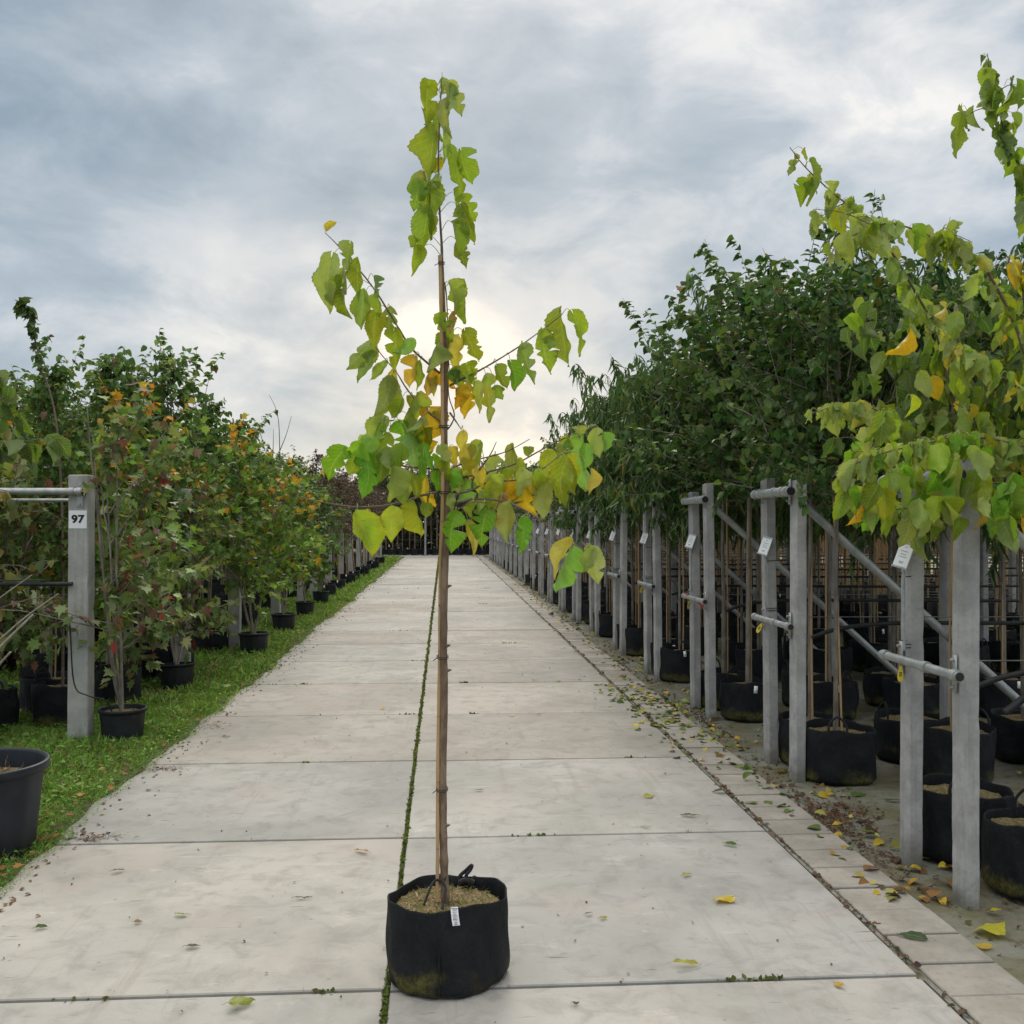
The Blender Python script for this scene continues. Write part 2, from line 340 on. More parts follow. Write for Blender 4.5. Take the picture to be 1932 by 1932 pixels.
def tube(mb, pts, rad, n=8, mi=0, cap=True, col=(1, 1, 1)):
    P = np.asarray(pts, float); k = len(P); rad = np.broadcast_to(np.asarray(rad, float), (k,))
    T = np.gradient(P, axis=0); T /= np.linalg.norm(T, axis=1)[:, None] + 1e-12
    ref = np.array([0, 0, 1.0]) if abs(T[0][2]) < .9 else np.array([1.0, 0, 0])
    u = np.cross(T[0], ref); u /= np.linalg.norm(u); us = []
    for i in range(k):
        u = u - T[i] * np.dot(u, T[i]); u /= np.linalg.norm(u) + 1e-12; us.append(u)
    U = np.array(us); Vv = np.cross(T, U); a = np.arange(n) * 2 * np.pi / n
    ring = U[:, None] * np.cos(a)[None, :, None] + Vv[:, None] * np.sin(a)[None, :, None]
    v = (P[:, None] + ring * rad[:, None, None]).reshape(-1, 3)
    i = np.arange(k - 1)[:, None] * n; j = np.arange(n)[None]; j2 = (j + 1) % n
    f = np.stack([i + j, i + j2, i + n + j2, i + n + j], -1).reshape(-1, 4)
    mb.add(v, f, col, mi=mi)
    if cap and n > 2:
        for s, r in ((0, range(n - 1, -1, -1)), (k - 1, range(n))):
            base = mb.n - n * k + s * n
            v0 = P[s]; mb.add(np.vstack([v[s * n:(s + 1) * n], v0]), [(n, q, (q + 1) % n) if s else (n, (q + 1) % n, q) for q in range(n)], col, mi=mi)
def lathe(mb, prof, n=32, wob=None, mi=0, col=(1, 1, 1), c=(0, 0)):
    a = np.arange(n) * 2 * np.pi / n; V = []
    for i, (r, z) in enumerate(prof):
        rr = np.full(n, r); zz = np.full(n, z, float)
        if wob: dr, dz = wob(a, i, r, z); rr = rr + dr; zz = zz + dz
        V.append(np.stack([c[0] + rr * np.cos(a), c[1] + rr * np.sin(a), zz], 1))
    V = np.concatenate(V); k = len(prof)
    i = np.arange(k - 1)[:, None] * n; j = np.arange(n)[None]; j2 = (j + 1) % n
    mb.add(V, np.stack([i + j, i + j2, i + n + j2, i + n + j], -1).reshape(-1, 4), col, mi=mi)
def smooth_path(pts, n=6):
    P = [np.array(p, float) for p in pts]; P = [2 * P[0] - P[1]] + P + [2 * P[-1] - P[-2]]; out = []
    for i in range(1, len(P) - 2):
        for t in np.arange(n) / n:
            a, b, c, d = P[i - 1], P[i], P[i + 1], P[i + 2]
            out.append(.5 * (2 * b + (c - a) * t + (2 * a - 5 * b + 4 * c - d) * t * t + (3 * b - a - 3 * c + d) * t ** 3))
    out.append(P[-2]); return np.array(out)
# leaf templates: x across, y from base to tip, z normal
def T_leaf(wid, rows, fold=.25, curl=.25, tipw=.0):
    V = []; L = []
    for i in range(rows + 1):
        t = i / rows; w = wid * np.sin(np.pi * min(1, t ** .7)) ** .8 if 0 < t < 1 else 0
        for s in (-1, 0, 1):
            V.append((s * w, t * (1 - .1 * curl * t), abs(s * w) * fold * 2 - curl * t * t)); L.append((s, t, 0))
    F = []
    for i in range(rows):
        a = i * 3; F += [(a, a + 1, a + 4, a + 3), (a + 1, a + 2, a + 5, a + 4)]
    return np.array(V), np.array(F), np.array(L)
ROUND = T_leaf(.40, 4, .22, .35); PEACHL = T_leaf(.095, 6, .35, 1.15); HEART = T_leaf(.36, 5, .15, .4); BLADE = T_leaf(.05, 3, .1, .5)
def T_maple():
    pts = [(0, 0), (.30, -.06), (.22, .12), (.52, .28), (.30, .42), (.34, .62), (.14, .60), (0, 1.0)]
    pts = pts + [(-x, y) for x, y in pts[1:-1][::-1]]; V = [(0, .32, -.05)] + [(x, y, .12 * abs(x) - .25 * max(0, y - .3) ** 2) for x, y in pts]
    k = len(pts); F = [(0, i + 1, (i + 1) % k + 1) for i in range(k)]
    return np.array(V), np.array(F), np.array([(x, y, 0) for x, y, z in V])
MAPLE = T_maple()
def norm(a): return a / (np.linalg.norm(a, axis=-1, keepdims=True) + 1e-9)
def leaves(mb, tpl, org, d, nrm, size, col, mi=0):
    V, F, L = tpl; org = np.asarray(org); N = len(org)
    if not N: return
    d = norm(np.asarray(d, float)); x = norm(np.cross(d, nrm)); z = np.cross(x, d); B = np.stack([x, d, z], 1)
    v = np.einsum('vk,nkc->nvc', V, B) * np.asarray(size)[:, None, None] + org[:, None]
    f = (F[None] + (np.arange(N) * len(V))[:, None, None]).reshape(-1, F.shape[1])
    mb.add(v.reshape(-1, 3), f, np.repeat(col, len(V), 0), np.tile(L, (N, 1)), mi)
def palette(rng, N, cols, wts, jit=.18):
    i = rng.choice(len(cols), N, p=np.array(wts) / sum(wts)); c = np.array(cols)[i]
    return np.clip(c * (1 + rng.normal(0, jit, (N, 1))) * (1 + rng.normal(0, .06, (N, 3))), .004, .9)

# ------------------------------------------------------------------ procedural tree
def grow(seed, Ht, z0, Rad, tpl, size, cols, wts, nprim=18, ntw=8, lsp=.035, droop=.3, up=.8, stems=1, mat_leaf='leaf', r0=.016, twl=.35, shape='oval', base_z=0.0, side=0.0, leafmat=None, topcol=None, cull=False, spikes=0):
    rng = np.random.default_rng(seed); wood = MB(); lf = MB(); O = []; D = []; NN = []
    tops = []
    for s in range(stems):
        az = rng.uniform(0, 6.28) + s * 2.4; sp = (.0 if stems == 1 else rng.uniform(.15, .42)) * Rad * 1.3
        h = Ht * (1 if s == 0 else rng.uniform(.72, .98))
        n = 9; ts = np.linspace(0, 1, n); P = np.zeros((n, 3))
        P[:, 2] = base_z + ts * (h - base_z)
        P[:, 0] = np.cos(az) * sp * ts ** .75 + np.cumsum(rng.normal(0, .012, n)) * ts; P[:, 1] = np.sin(az) * sp * ts ** .75 + np.cumsum(rng.normal(0, .012, n)) * ts
        tube(wood, P, r0 * (1.0 if stems == 1 else .62) * (1 - .85 * ts) + .002, 7, cap=False); tops.append((P, h))
    for P, h in tops:
        k = max(4, nprim // stems)
        for i in range(k):
            f = (i + rng.uniform(0, .8)) / k; z = z0 + (h * .97 - z0) * f; t = (z - base_z) / (h - base_z)
            b = np.array([np.interp(t, np.linspace(0, 1, len(P)), P[:, q]) for q in range(3)])
            prof = {'oval': math.sin(math.pi * min(.98, .22 + .72 * f)) ** .7, 'cone': 1 - .8 * f, 'bush': math.sin(math.pi * (.25 + .65 * f)) ** .5, 'vase': .45 + .6 * math.sin(math.pi * (.1 + .75 * f))}[shape]
            L = Rad * prof * rng.uniform(.75, 1.15); az = i * 2.39996 + rng.uniform(-.4, .4) + seed
            el = up * (.5 + .7 * f) + rng.normal(0, .12)
            dirv = np.array([math.cos(az) * math.cos(el), math.sin(az) * math.cos(el), math.sin(el)])
            m = 6; Q = [b]
            for q in range(m):
                dv = dirv + np.array([0, 0, -droop * .9 * (q / m) ** 1.5]) + rng.normal(0, .07, 3); Q.append(Q[-1] + dv / np.linalg.norm(dv) * L * 1.25 / m)
            Q = np.array(Q)
            if cull and ((Q[:, 0] < -.12) & (Q[:, 1] < .2) & (Q[:, 2] > .75)).any(): continue
            tube(wood, Q, np.linspace(.35 * r0, .0022, m + 1), 5, cap=False)
            for w in range(ntw):
                ft = (w + .6) / ntw; p0 = np.array([np.interp(ft, np.linspace(0, 1, m + 1), Q[:, c]) for c in range(3)])
                tl = twl * rng.uniform(.5, 1.1) * (1.15 - .5 * ft); td = norm(dirv * .7 + rng.normal(0, .75, 3) + np.array([0, 0, .25 - droop * .4]))
                mm = 4; tp = [p0]
                for q in range(mm): tp.append(tp[-1] + norm(td + np.array([0, 0, -droop * q * .25]) + rng.normal(0, .1, 3)) * tl / mm)
                tp = np.array(tp)
                if cull and ((tp[:, 0] < -.10) & (tp[:, 1] < .2) & (tp[:, 2] > .75)).any(): continue
                if w % 2 == 0 or ft > .6: tube(wood, tp, np.linspace(.0028, .0012, mm + 1), 3, cap=False)
                nl = max(3, int(tl / lsp)); tt = (np.arange(nl) + .5) / nl + rng.uniform(-.3, .3, nl) / nl
                pts = np.stack([np.interp(tt, np.linspace(0, 1, mm + 1), tp[:, c]) for c in range(3)], 1)
                tv = norm(tp[-1] - tp[0]); sd = norm(np.cross(tv, rng.normal(0, 1, (nl, 3))))
                dd = norm(sd * .8 + tv * .35 + np.array([0, 0, -droop * 1.3]) + rng.normal(0, .2, (nl, 3)))
                O.append(pts); D.append(dd); NN.append(norm(np.array([0, 0, .9]) + sd * .5 + rng.normal(0, .45, (nl, 3))))
    for q in range(spikes):
        a = rng.uniform(0, 6.28); rr_ = Rad * rng.uniform(.1, .75); zb = Ht * rng.uniform(.78, .92); p0 = np.array([rr_ * math.cos(a), rr_ * math.sin(a), zb]); tl = rng.uniform(.35, .95)
        dv = norm(np.array([.45 * math.cos(a), .45 * math.sin(a), 1.0]) + rng.normal(0, .12, 3)); tp = smooth_path([p0 - dv * .3, p0, p0 + dv * tl * .55, p0 + dv * tl + np.array([rng.normal(0, .04), rng.normal(0, .04), -.02])], 4)
        tube(wood, tp, np.linspace(.005, .0015, len(tp)), 4, cap=False); nl = int(tl / lsp * 1.5); tt = rng.uniform(.2, 1.0, nl); cx = np.linspace(0, 1, len(tp))
        pts = np.stack([np.interp(tt, cx, tp[:, c]) for c in range(3)], 1); sd = norm(np.cross(dv, rng.normal(0, 1, (nl, 3))))
        O.append(pts); D.append(norm(sd + dv * .35 + np.array([0, 0, -droop * .9]))); NN.append(norm(np.array([0, 0, .8]) + sd * .6 + rng.normal(0, .3, (nl, 3))))
    O = np.concatenate(O); D = np.concatenate(D); NN = np.concatenate(NN); N = len(O)
    if cull:
        kp = ~((O[:, 0] < -.09) & (O[:, 1] < .2) & ((O[:, 2] > .8) | (rng.uniform(0, 1, N) < .55))); O, D, NN = O[kp], D[kp], NN[kp]; N = len(O)
    cl_ = palette(rng, N, cols, wts)
    if topcol is not None:
        clump = np.sin(O[:, 0] * 7 + 1) * np.sin(O[:, 1] * 8 + seed) + .5 * np.sin(O[:, 2] * 9)
        mk = rng.uniform(0, 1, N) < np.clip((O[:, 2] / Ht - .60) / .3, 0, 1) * np.clip(clump * 2.4 - .55, 0, 1) * .95
        cl_[mk] = palette(rng, int(mk.sum()), topcol, [1] * len(topcol))
    leaves(lf, tpl, O, D, NN, size * rng.uniform(.6, 1.2, N), cl_)
    return wood.mesh('trunk', 'bark_grey'), lf.mesh('crown', leafmat or mat_leaf), N

# ------------------------------------------------------------------ pots, stakes (shared meshes)
def bag_mesh(seed, r, h):
    rng = np.random.default_rng(seed); mb = MB(); ph = rng.uniform(0, 6, 6)
    def wob(a, i, rr, z):
        k = z / h
        dr = .010 * np.sin(2 * a + ph[0]) + .006 * np.sin(5 * a + ph[1] + 3 * k) + .003 * np.sin(11 * a + ph[2] + 7 * k) + .004 * np.sin(3 * a + ph[4]) * np.sin(9 * k)
        dz = (.010 * np.sin(2 * a + ph[3]) + .005 * np.sin(7 * a + ph[5])) * (k > .9)
        return dr * r / .2 * (rr > .02), dz
    pr = [(.001, .004), (r * .93, .0), (r * .985, .012)] + [(r * (1 + .02 * math.sin(2.6 * t)), h * t) for t in np.linspace(.08, .98, 12)] + [(r * 1.005, h), (r * .985, h + .003), (r * .965, h - .004), (r * .955, h * .8), (r * .95, h * .7)]
    lathe(mb, pr, 48, wob)
    return mb.mesh('pot', 'bag_fabric')
def soil_mesh(seed, r, z):
    rng = np.random.default_rng(seed); mb = MB(); ph = rng.uniform(0, 6, 8)
    def wob(a, i, rr, zz): return 0 * a, (.006 * np.sin(3 * a + ph[i % 8] + i) + rng.normal(0, .003, len(a))) * (i > 0)
    lathe(mb, [(r * k, z + .012 * (1 - k)) for k in (0.001, .12, .25, .38, .5, .62, .74, .86, .97, 1.02)], 40, wob)
    return mb.mesh('soil', 'potting_soil')
def handle_mesh(r, h, ang, hh=.09, w=.10, seed=0):
    rng = np.random.default_rng(seed); mb = MB(); a0 = ang - w / r / 2; a1 = ang + w / r / 2; rr = r * .955
    p = [(rr * math.cos(a0), rr * math.sin(a0), h - .03), (rr * math.cos(a0), rr * math.sin(a0), h + hh * .5),
         (rr * .93 * math.cos(ang), rr * .93 * math.sin(ang), h + hh), (rr * math.cos(a1), rr * math.sin(a1), h + hh * .45), (rr * math.cos(a1), rr * math.sin(a1), h - .03)]
    tube(mb, smooth_path(p, 6), .007, 6); return mb.mesh('handle', 'strap')
def plastic_mesh(r, h, matn='plastic_pot'):
    mb = MB()
    def wob(a, i, rr, z): return (.004 * r / .2 * (np.sin(12 * a) > .6)) * (1 if 1 < i < 6 else 0), 0 * a
    lathe(mb, [(.001, .004), (r * .80, .0), (r * .81, .01), (r * .86, h * .4), (r * .90, h * .7), (r * .925, h * .86), (r * .94, h * .90), (r * 1.0, h * .905), (r * 1.01, h * .985), (r * .995, h), (r * .955, h), (r * .94, h * .97), (r * .90, h * .7), (r * .88, h * .6)], 56, wob)
    return mb.mesh('pot', matn)
def stake_mesh(L, r=.0065, lean=(0, 0)):
    mb = MB(); n = 14; ts = np.linspace(0, 1, n * 2); z = ts * L
    rad = np.where(np.arange(n * 2) % 2 == 0, r * 1.12, r)
    tube(mb, np.stack([lean[0] * ts ** 2 + .006 * np.sin(5 * ts + lean[1] * 90), lean[1] * ts + .006 * np.sin(4 * ts + lean[0] * 70), z], 1), rad, 7); return mb.mesh('stake', 'bamboo')
def tag_mesh(w=.028, h=.055):
    mb = MB(); box(mb, (-w / 2, -.0012, -h), (w / 2, .0012, 0)); return mb.mesh('plant_tag', 'card')
BAGS = [(bag_mesh(i, r, h), soil_mesh(i + 50, r * .895, h * .86), handle_mesh(r, h, a, seed=i), r, h) for i, (r, h, a) in enumerate([(.20, .28, 1.2), (.215, .30, 4.3), (.19, .31, 5.2), (.225, .27, .3)])]
STAKES = [stake_mesh(1.75, lean=l) for l in ((0, 0), (.035, .02), (-.04, .03), (.02, -.05))]; STAKE = STAKES[0]; TAG = tag_mesh()
PLAS = [(plastic_mesh(.160, .235), soil_mesh(70, .145, .20), .16, .235), (plastic_mesh(.175, .25), soil_mesh(71, .158, .215), .175, .25)]

G1, G2, G3 = (.038, .100, .020), (.060, .138, .028), (.12, .20, .036)
K = {}
def kind(key, base, n, **kw): K[key] = [grow(base + i, **{k: (v[i % len(v)] if isinstance(v, list) and k not in ('cols', 'wts', 'topcol') else v) for k, v in kw.items()}) for i in range(n)]
kind('apricot', 100, 3, Ht=[3.15, 3.35, 3.0], z0=1.55, Rad=.78, tpl=ROUND, size=.072, cols=[G1, G2, G3, (.20, .17, .02)], wts=[4, 4, 2, .12], nprim=20, ntw=9, lsp=.028, droop=.25, up=.75, shape='oval', r0=.018, twl=.40, spikes=14)
kind('peach', 200, 3, Ht=[3.2, 3.35, 3.1], z0=1.5, Rad=.75, tpl=PEACHL, size=.15, cols=[(.038, .094, .024), (.060, .132, .036), (.11, .18, .05), (.35, .25, .03)], wts=[4, 4, 2, .06], nprim=20, ntw=9, lsp=.024, droop=.75, up=.85, shape='oval', r0=.017, twl=.42, spikes=14)
kind('purple', 300, 2, Ht=[3.3, 3.0], z0=1.45, Rad=.6, tpl=ROUND, size=.055, cols=[(.055, .022, .024), (.075, .040, .030), (.07, .065, .025)], wts=[4, 3, 2], nprim=18, ntw=8, lsp=.030, droop=.3, up=.85, shape='cone', r0=.014, twl=.3)
kind('sparse', 320, 2, Ht=[3.5, 3.2], z0=1.5, Rad=.55, tpl=ROUND, size=.055, cols=[(.04, .075, .02), (.07, .10, .035), (.10, .10, .04)], wts=[4, 3, 2], nprim=16, ntw=7, lsp=.034, droop=.2, up=1.0, shape='cone', r0=.014, twl=.3)
kind('mulberry', 340, 2, Ht=[3.3, 3.1], z0=1.6, Rad=.75, tpl=HEART, size=.125, cols=[(.075, .15, .02), (.045, .10, .022), (.14, .22, .02), (.38, .28, .02)], wts=[4, 5, 3, .4], nprim=16, ntw=7, lsp=.045, droop=.8, up=.7, shape='oval', r0=.018, twl=.4)
kind('olive', 360, 2, Ht=[4.3, 3.9], z0=2.1, Rad=.75, tpl=ROUND, size=.075, cols=[(.05, .065, .035), (.075, .09, .045), (.06, .055, .03)], wts=[4, 3, 2], nprim=18, ntw=8, lsp=.03, droop=.3, up=.8, shape='oval', r0=.018, twl=.4)
kind('green', 400, 3, Ht=[3.1, 3.25, 2.95], z0=.75, Rad=.80, tpl=ROUND, size=.082, cols=[(.068, .150, .034), (.105, .200, .046), (.18, .26, .06), (.15, .08, .055)], wts=[4, 4, 2, .3], nprim=26, ntw=8, lsp=.030, droop=.35, up=.95, shape='cone', r0=.016, twl=.34, spikes=5)
kind('red_maple', 500, 2, Ht=[1.95, 1.75], z0=.32, Rad=.55, tpl=MAPLE, size=.082, cols=[(.14, .070, .058), (.15, .115, .065), (.095, .165, .042), (.17, .24, .070), (.28, .06, .045), (.27, .31, .15)], wts=[2.2, 1.6, 7, 6, .4, 2.0], nprim=42, ntw=8, lsp=.034, droop=.35, up=.8, stems=5, shape='bush', r0=.016, twl=.30, leafmat='maple_leaf')
kind('near_maple', 510, 1, Ht=[1.95, 1.75], z0=.32, Rad=.55, tpl=MAPLE, size=.082, cols=[(.14, .070, .058), (.15, .115, .065), (.095, .165, .042), (.17, .24, .070), (.28, .06, .045), (.27, .31, .15)], wts=[2.2, 1.6, 7, 6, .4, 2.0], nprim=42, ntw=8, lsp=.034, droop=.35, up=.8, stems=5, shape='bush', r0=.016, twl=.30, leafmat='maple_leaf', cull=True)
kind('yellow_maple', 520, 2, Ht=[2.1, 1.95], z0=.42, Rad=.60, tpl=MAPLE, size=.085, topcol=[(.60, .36, .03), (.45, .33, .03), (.62, .27, .02)], cols=[(.13, .25, .036), (.24, .35, .05), (.085, .18, .04), (.40, .30, .04), (.50, .24, .02)], wts=[5, 4, 3, .4, .08], nprim=38, ntw=8, lsp=.034, droop=.35, up=.85, stems=3, shape='bush', r0=.022, twl=.32, leafmat='maple_leaf')
kind('green_maple', 540, 1, Ht=1.9, z0=.36, Rad=.5, tpl=MAPLE, size=.08, cols=[(.060, .130, .034), (.11, .19, .04), (.20, .23, .04)], wts=[5, 4, 1], nprim=46, ntw=7, lsp=.034, droop=.3, up=.9, stems=3, shape='bush', r0=.02, twl=.3, leafmat='maple_leaf')
kind('crab', 560, 2, Ht=[2.55, 2.35], z0=.95, Rad=.62, tpl=ROUND, size=.060, cols=[(.060, .025, .028), (.085, .050, .038), (.06, .06, .025), (.12, .05, .03)], wts=[4, 4, 2, 1], nprim=22, ntw=8, lsp=.032, droop=.3, up=.85, shape='oval', r0=.014, twl=.33, spikes=6)
kind('lime', 580, 1, Ht=1.95, z0=.45, Rad=.55, tpl=HEART, size=.10, cols=[(.24, .24, .05), (.15, .17, .05), (.30, .22, .05), (.08, .11, .04)], wts=[4, 3, 2, 2], nprim=18, ntw=5, lsp=.06, droop=.8, up=.7, shape='bush', r0=.02, twl=.3)
ORD = ['first', 'second', 'third', 'fourth', 'fifth', 'sixth', 'seventh', 'eighth', 'ninth', 'tenth', 'eleventh', 'twelfth', 'thirteenth', 'fourteenth', 'fifteenth', 'sixteenth', 'seventeenth', 'eighteenth', 'nineteenth', 'twentieth', 'twenty-first', 'twenty-second', 'twenty-third', 'twenty-fourth', 'twenty-fifth']
random.seed(5)
def potted(name, key, vi, x, y, label, cat, group, rz=None, sc=1.0, pot='bag', stake=True, tagged=False, bi=None, tilt=0.0, tz=1.0, wx=1.0):
    rz = random.uniform(0, 6.28) if rz is None else rz
    t = thing(name, (x, y, 0), label, cat, group, rz); t.rotation_euler.y = tilt
    wood, crown, _ = K[key][vi % len(K[key])]
    bi = random.randrange(4) if bi is None else bi
    if pot == 'bag':
        bm, so, hd, r, h = BAGS[bi]; p = use('pot', bm, t); use('handle', hd, p); use('soil', so, p)
    else:
        bm, so, r, h = PLAS[bi % 2]; p = use('pot', bm, t); use('soil', so, p)
    for nm, me in (('trunk', wood), ('crown', crown)):
        o = use(nm, me, t); o.location.z = h * .8; o.scale = (sc * wx, sc * wx, sc * tz)
        o.location.z = h * .8
    if stake:
        o = use('stake', random.choice(STAKES), t); o.location = (.03, -.012, h * .7); o.scale.z = random.uniform(.85, 1.08)
    if tagged:
        o = use('plant_tag', TAG, t); a = -rz - math.pi / 2; o.location = (r * 1.03 * math.cos(a), r * 1.03 * math.sin(a), h * .97); o.rotation_euler = (0, R(random.uniform(-12, 12)), -rz)
    return t

# ================================================================== THE SETTING
# ground far out to the horizon
g = MB(); box(g, (-900, -60, -.4), (900, 1500, -.06)); tag(g.build('ground', 'dirt', smooth=False), kind='structure')
# road: two lanes of cast slabs
XC, XR, XL = -.178, 1.58, -2.06; S0, SP = 3.335, 1.605
rng = np.random.default_rng(3)
rb = MB()
for i in range(-4, 29):
    for lane, (xa, xb) in enumerate(((XL, XC - .009), (XC + .009, XR))):
        y0 = S0 + SP * i + (.0 if lane else .012); y1 = y0 + SP
        t = rng.uniform(.86, 1.07); warmth = rng.uniform(-.025, .03); col = (t + warmth, t, t - warmth)
        dz = rng.uniform(-.003, .002)
        box(rb, (xa, y0 + .009, -.14), (xb, y1 - .009, dz), col, bev=.004)
# cross path at the far end
box(rb, (-30, S0 + SP * 29 + .05, -.14), (2.6, S0 + SP * 29 + 1.6, .002), (1.02, 1.02, 1.03), bev=.004)
tag(rb.build('road', 'road_concrete', smooth=False), kind='structure')
# kerb strip of tiles
tb = MB()
y = 1.0
while y < 49.5:
    dz = rng.uniform(-.005, .003); dx = rng.uniform(-.004, .004)
    box(tb, (1.612 + dx, y + .006, -.05), (1.895 + dx, y + .2365, .002 + dz), tuple(rng.uniform(.82, 1.06) * np.ones(3)), bev=.004); y += .242
tag(tb.build('tile_strip', 'tile_concrete', smooth=False), kind='structure')
# pale edging bar lying in the gap
# cloth covered ground on the right
def sheet(x0, x1, y0, y1, dx, z, amp, seed, name, m, edge=None):
    xs = np.arange(x0, x1 + dx / 2, dx); ys = np.arange(y0, y1 + dx / 2, dx); X, Yy = np.meshgrid(xs, ys)
    r = np.random.default_rng(seed); Z = np.full_like(X, z)
    for _ in range(10):
        k = r.uniform(.6, 5, 2); Z = Z + amp / 4 * np.sin(k[0] * X * 1.7 + k[1] * Yy + r.uniform(0, 6))
    Z += r.normal(0, amp * .25, X.shape)
    if edge is not None: X = X + edge(X, Yy)
    nx, ny = len(xs), len(ys); i = np.arange(ny - 1)[:, None] * nx; j = np.arange(nx - 1)[None]
    f = np.stack([i + j, i + j + 1, i + nx + j + 1, i + nx + j], -1).reshape(-1, 4)
    mb = MB(); mb.add(np.stack([X, Yy, Z], -1).reshape(-1, 3), f); return tag(mb.build(name, m), kind='structure')
sheet(1.585, 9.0, 1.5, 16, .06, -.014, .007, 1, 'ground_cloth', 'ground_cloth')
sheet(1.585, 60.0, 16.03, 47.5, .6, -.014, .007, 2, 'ground_cloth', 'ground_cloth')
sheet(9.03, 60.0, 1.5, 16, .9, -.014, .004, 2, 'ground_cloth', 'ground_cloth')
def ledge(X, Yy):
    k = np.clip((X + 2.6) / .8, 0, 1); return k * (.07 * np.sin(1.9 * Yy + .4) + .05 * np.sin(5.3 * Yy) + .025 * np.sin(13 * Yy))
def ledge_x(Yy): return -1.80 + .018 * np.sin(1.9 * Yy + .4) + .014 * np.sin(5.3 * Yy) + .012 * np.sin(13 * Yy) + .02 * np.sin(.7 * Yy)
def ledge(X, Yy):
    k = np.clip((X + 2.6) / .8, 0, 1); return k * (ledge_x(Yy) + 1.80 - .02)
sheet(-7.0, -1.80, 4.22, 22, .08, .006, .002, 4, 'lawn', 'grass_soil', ledge)
sheet(-60.0, -7.05, 3.3, 48, .9, .012, .008, 5, 'lawn', 'grass_soil')
sheet(-7.0, -1.80, 22.05, 48, .4, .012, .008, 5, 'lawn', 'grass_soil', ledge)
sheet(-7.0, -2.08, 1.0, 4.18, .2, -.02, .008, 5, 'verge_soil', 'grass_soil')

# grass blades and clover leaves
rng = np.random.default_rng(11)
gb = MB()
def scatter_grass(n, y0, y1, xw, hgt, wid, broad):
    Yy = y0 + (y1 - y0) * rng.uniform(0, 1, n) ** 1.25; ex = ledge_x(Yy) - .0
    X = ex - np.abs(rng.exponential(1.0, n)) * xw; X = np.where(rng.uniform(0, 1, n) < .6, ex - rng.uniform(-.02, 1, n) * xw * 2.2, X)
    keep = X > -.44 * Yy - .5; X, Yy = X[keep], Yy[keep]; n = len(X)
    clump = .5 + .5 * np.sin(X * 5.1 + 2 * np.sin(Yy * 3.3)) * np.sin(Yy * 4.1 + 1.3)
    O = np.stack([X, Yy, np.full(n, .004)], 1)
    d = norm(np.stack([rng.normal(0, .55, n), rng.normal(0, .55, n), rng.uniform(.5, 1.0, n)], 1))
    nr = norm(np.stack([rng.normal(0, 1, n), rng.normal(0, 1, n), rng.uniform(.1, .6, n)], 1))
    sz = hgt * rng.uniform(.5, 1.25, n) * (.6 + .7 * clump) * np.clip((ex[keep] + .05 - X) / .18, .45, 1)
    col = palette(rng, n, [(.12, .24, .035), (.17, .31, .05), (.25, .38, .09), (.30, .32, .12), (.25, .20, .09)], [4, 5, 3, 1, .4])
    if broad:
        O[:, 2] += sz * .55; d[:, 2] *= .25; nr = norm(np.stack([rng.normal(0, .5, n), rng.normal(0, .5, n), np.ones(n)], 1)); col = col * np.array([.9, 1.0, 1.0])
        leaves(gb, T_leaf(.26, 3, .15, .25), O, d, nr, sz * .75, col)
    else: leaves(gb, (BLADE[0] * np.array([wid, 1, 1]), BLADE[1], BLADE[2]), O, d, nr, sz, col)
scatter_grass(60000, 4.25, 9, 1.0, .070, .9, False)
scatter_grass(8000, 4.25, 9, 1.0, .060, 1, True)
scatter_grass(42000, 8, 22, 1.4, .085, 1.6, False)
scatter_grass(4500, 8, 22, 1.4, .07, 1, True)
scatter_grass(9000, 20, 47, 1.2, .12, 4.0, False)
tag(gb.build('grass', 'grass_blade'), 'bright green grass and broad weeds along the left side of the road', kind='stuff')

# moss in the middle joint and thin lines in cross joints
rng = np.random.default_rng(12)
mo = MB(); n = 6500
Yy = 2.4 + 45 * rng.uniform(0, 1, n) ** 1.8
X = XC + rng.normal(0, .0042, n) + .003 * np.sin(Yy * 9)
O = np.stack([X, Yy, np.full(n, -.004)], 1); up_ = norm(np.stack([rng.normal(0, .5, n), rng.normal(0, .5, n), np.ones(n)], 1))
leaves(mo, (ROUND[0] * np.array([1.6, 1, 1]), ROUND[1], ROUND[2]), O, norm(up_ + rng.normal(0, .6, (n, 3))), rng.normal(0, 1, (n, 3)), rng.uniform(.004, .011, n) * (1 + Yy / 9), palette(rng, n, [(.085, .13, .02), (.15, .20, .035), (.05, .07, .015), (.11, .09, .04)], [4, 3, 3, 1]))
for i in range(0, 14):
    for _ in range(5):
        x0 = rng.uniform(XL + .05, XR - .1); nn = int(rng.integers(4, 24)); yj = S0 + SP * i
        xx = x0 + rng.normal(0, rng.uniform(.01, .07), nn)
        xx = np.clip(xx, XL, XR)
        leaves(mo, BLADE if rng.uniform() < .3 else ROUND, np.stack([xx, yj + rng.normal(.004, .004, nn), np.full(nn, -.004)], 1), norm(rng.normal(0, .6, (nn, 3)) + np.array([0, 0, .8])), rng.normal(0, 1, (nn, 3)), rng.uniform(.006, .024, nn), palette(rng, nn, [(.07, .11, .02), (.13, .19, .03), (.10, .08, .04)], [4, 3, 2]))
jb = MB(); box(jb, (XC - .0088, -1, -.12), (XC + .0088, 49.9, -.007)); v = jb.v[0]
mo.add(v, [(3, 2, 1, 0), (4, 5, 6, 7), (0, 1, 5, 4), (1, 2, 6, 5), (2, 3, 7, 6), (3, 0, 4, 7)], (.06, .085, .02))
tag(mo.build('moss', 'grass_blade'), 'green moss growing in the joints between the road slabs', kind='stuff')

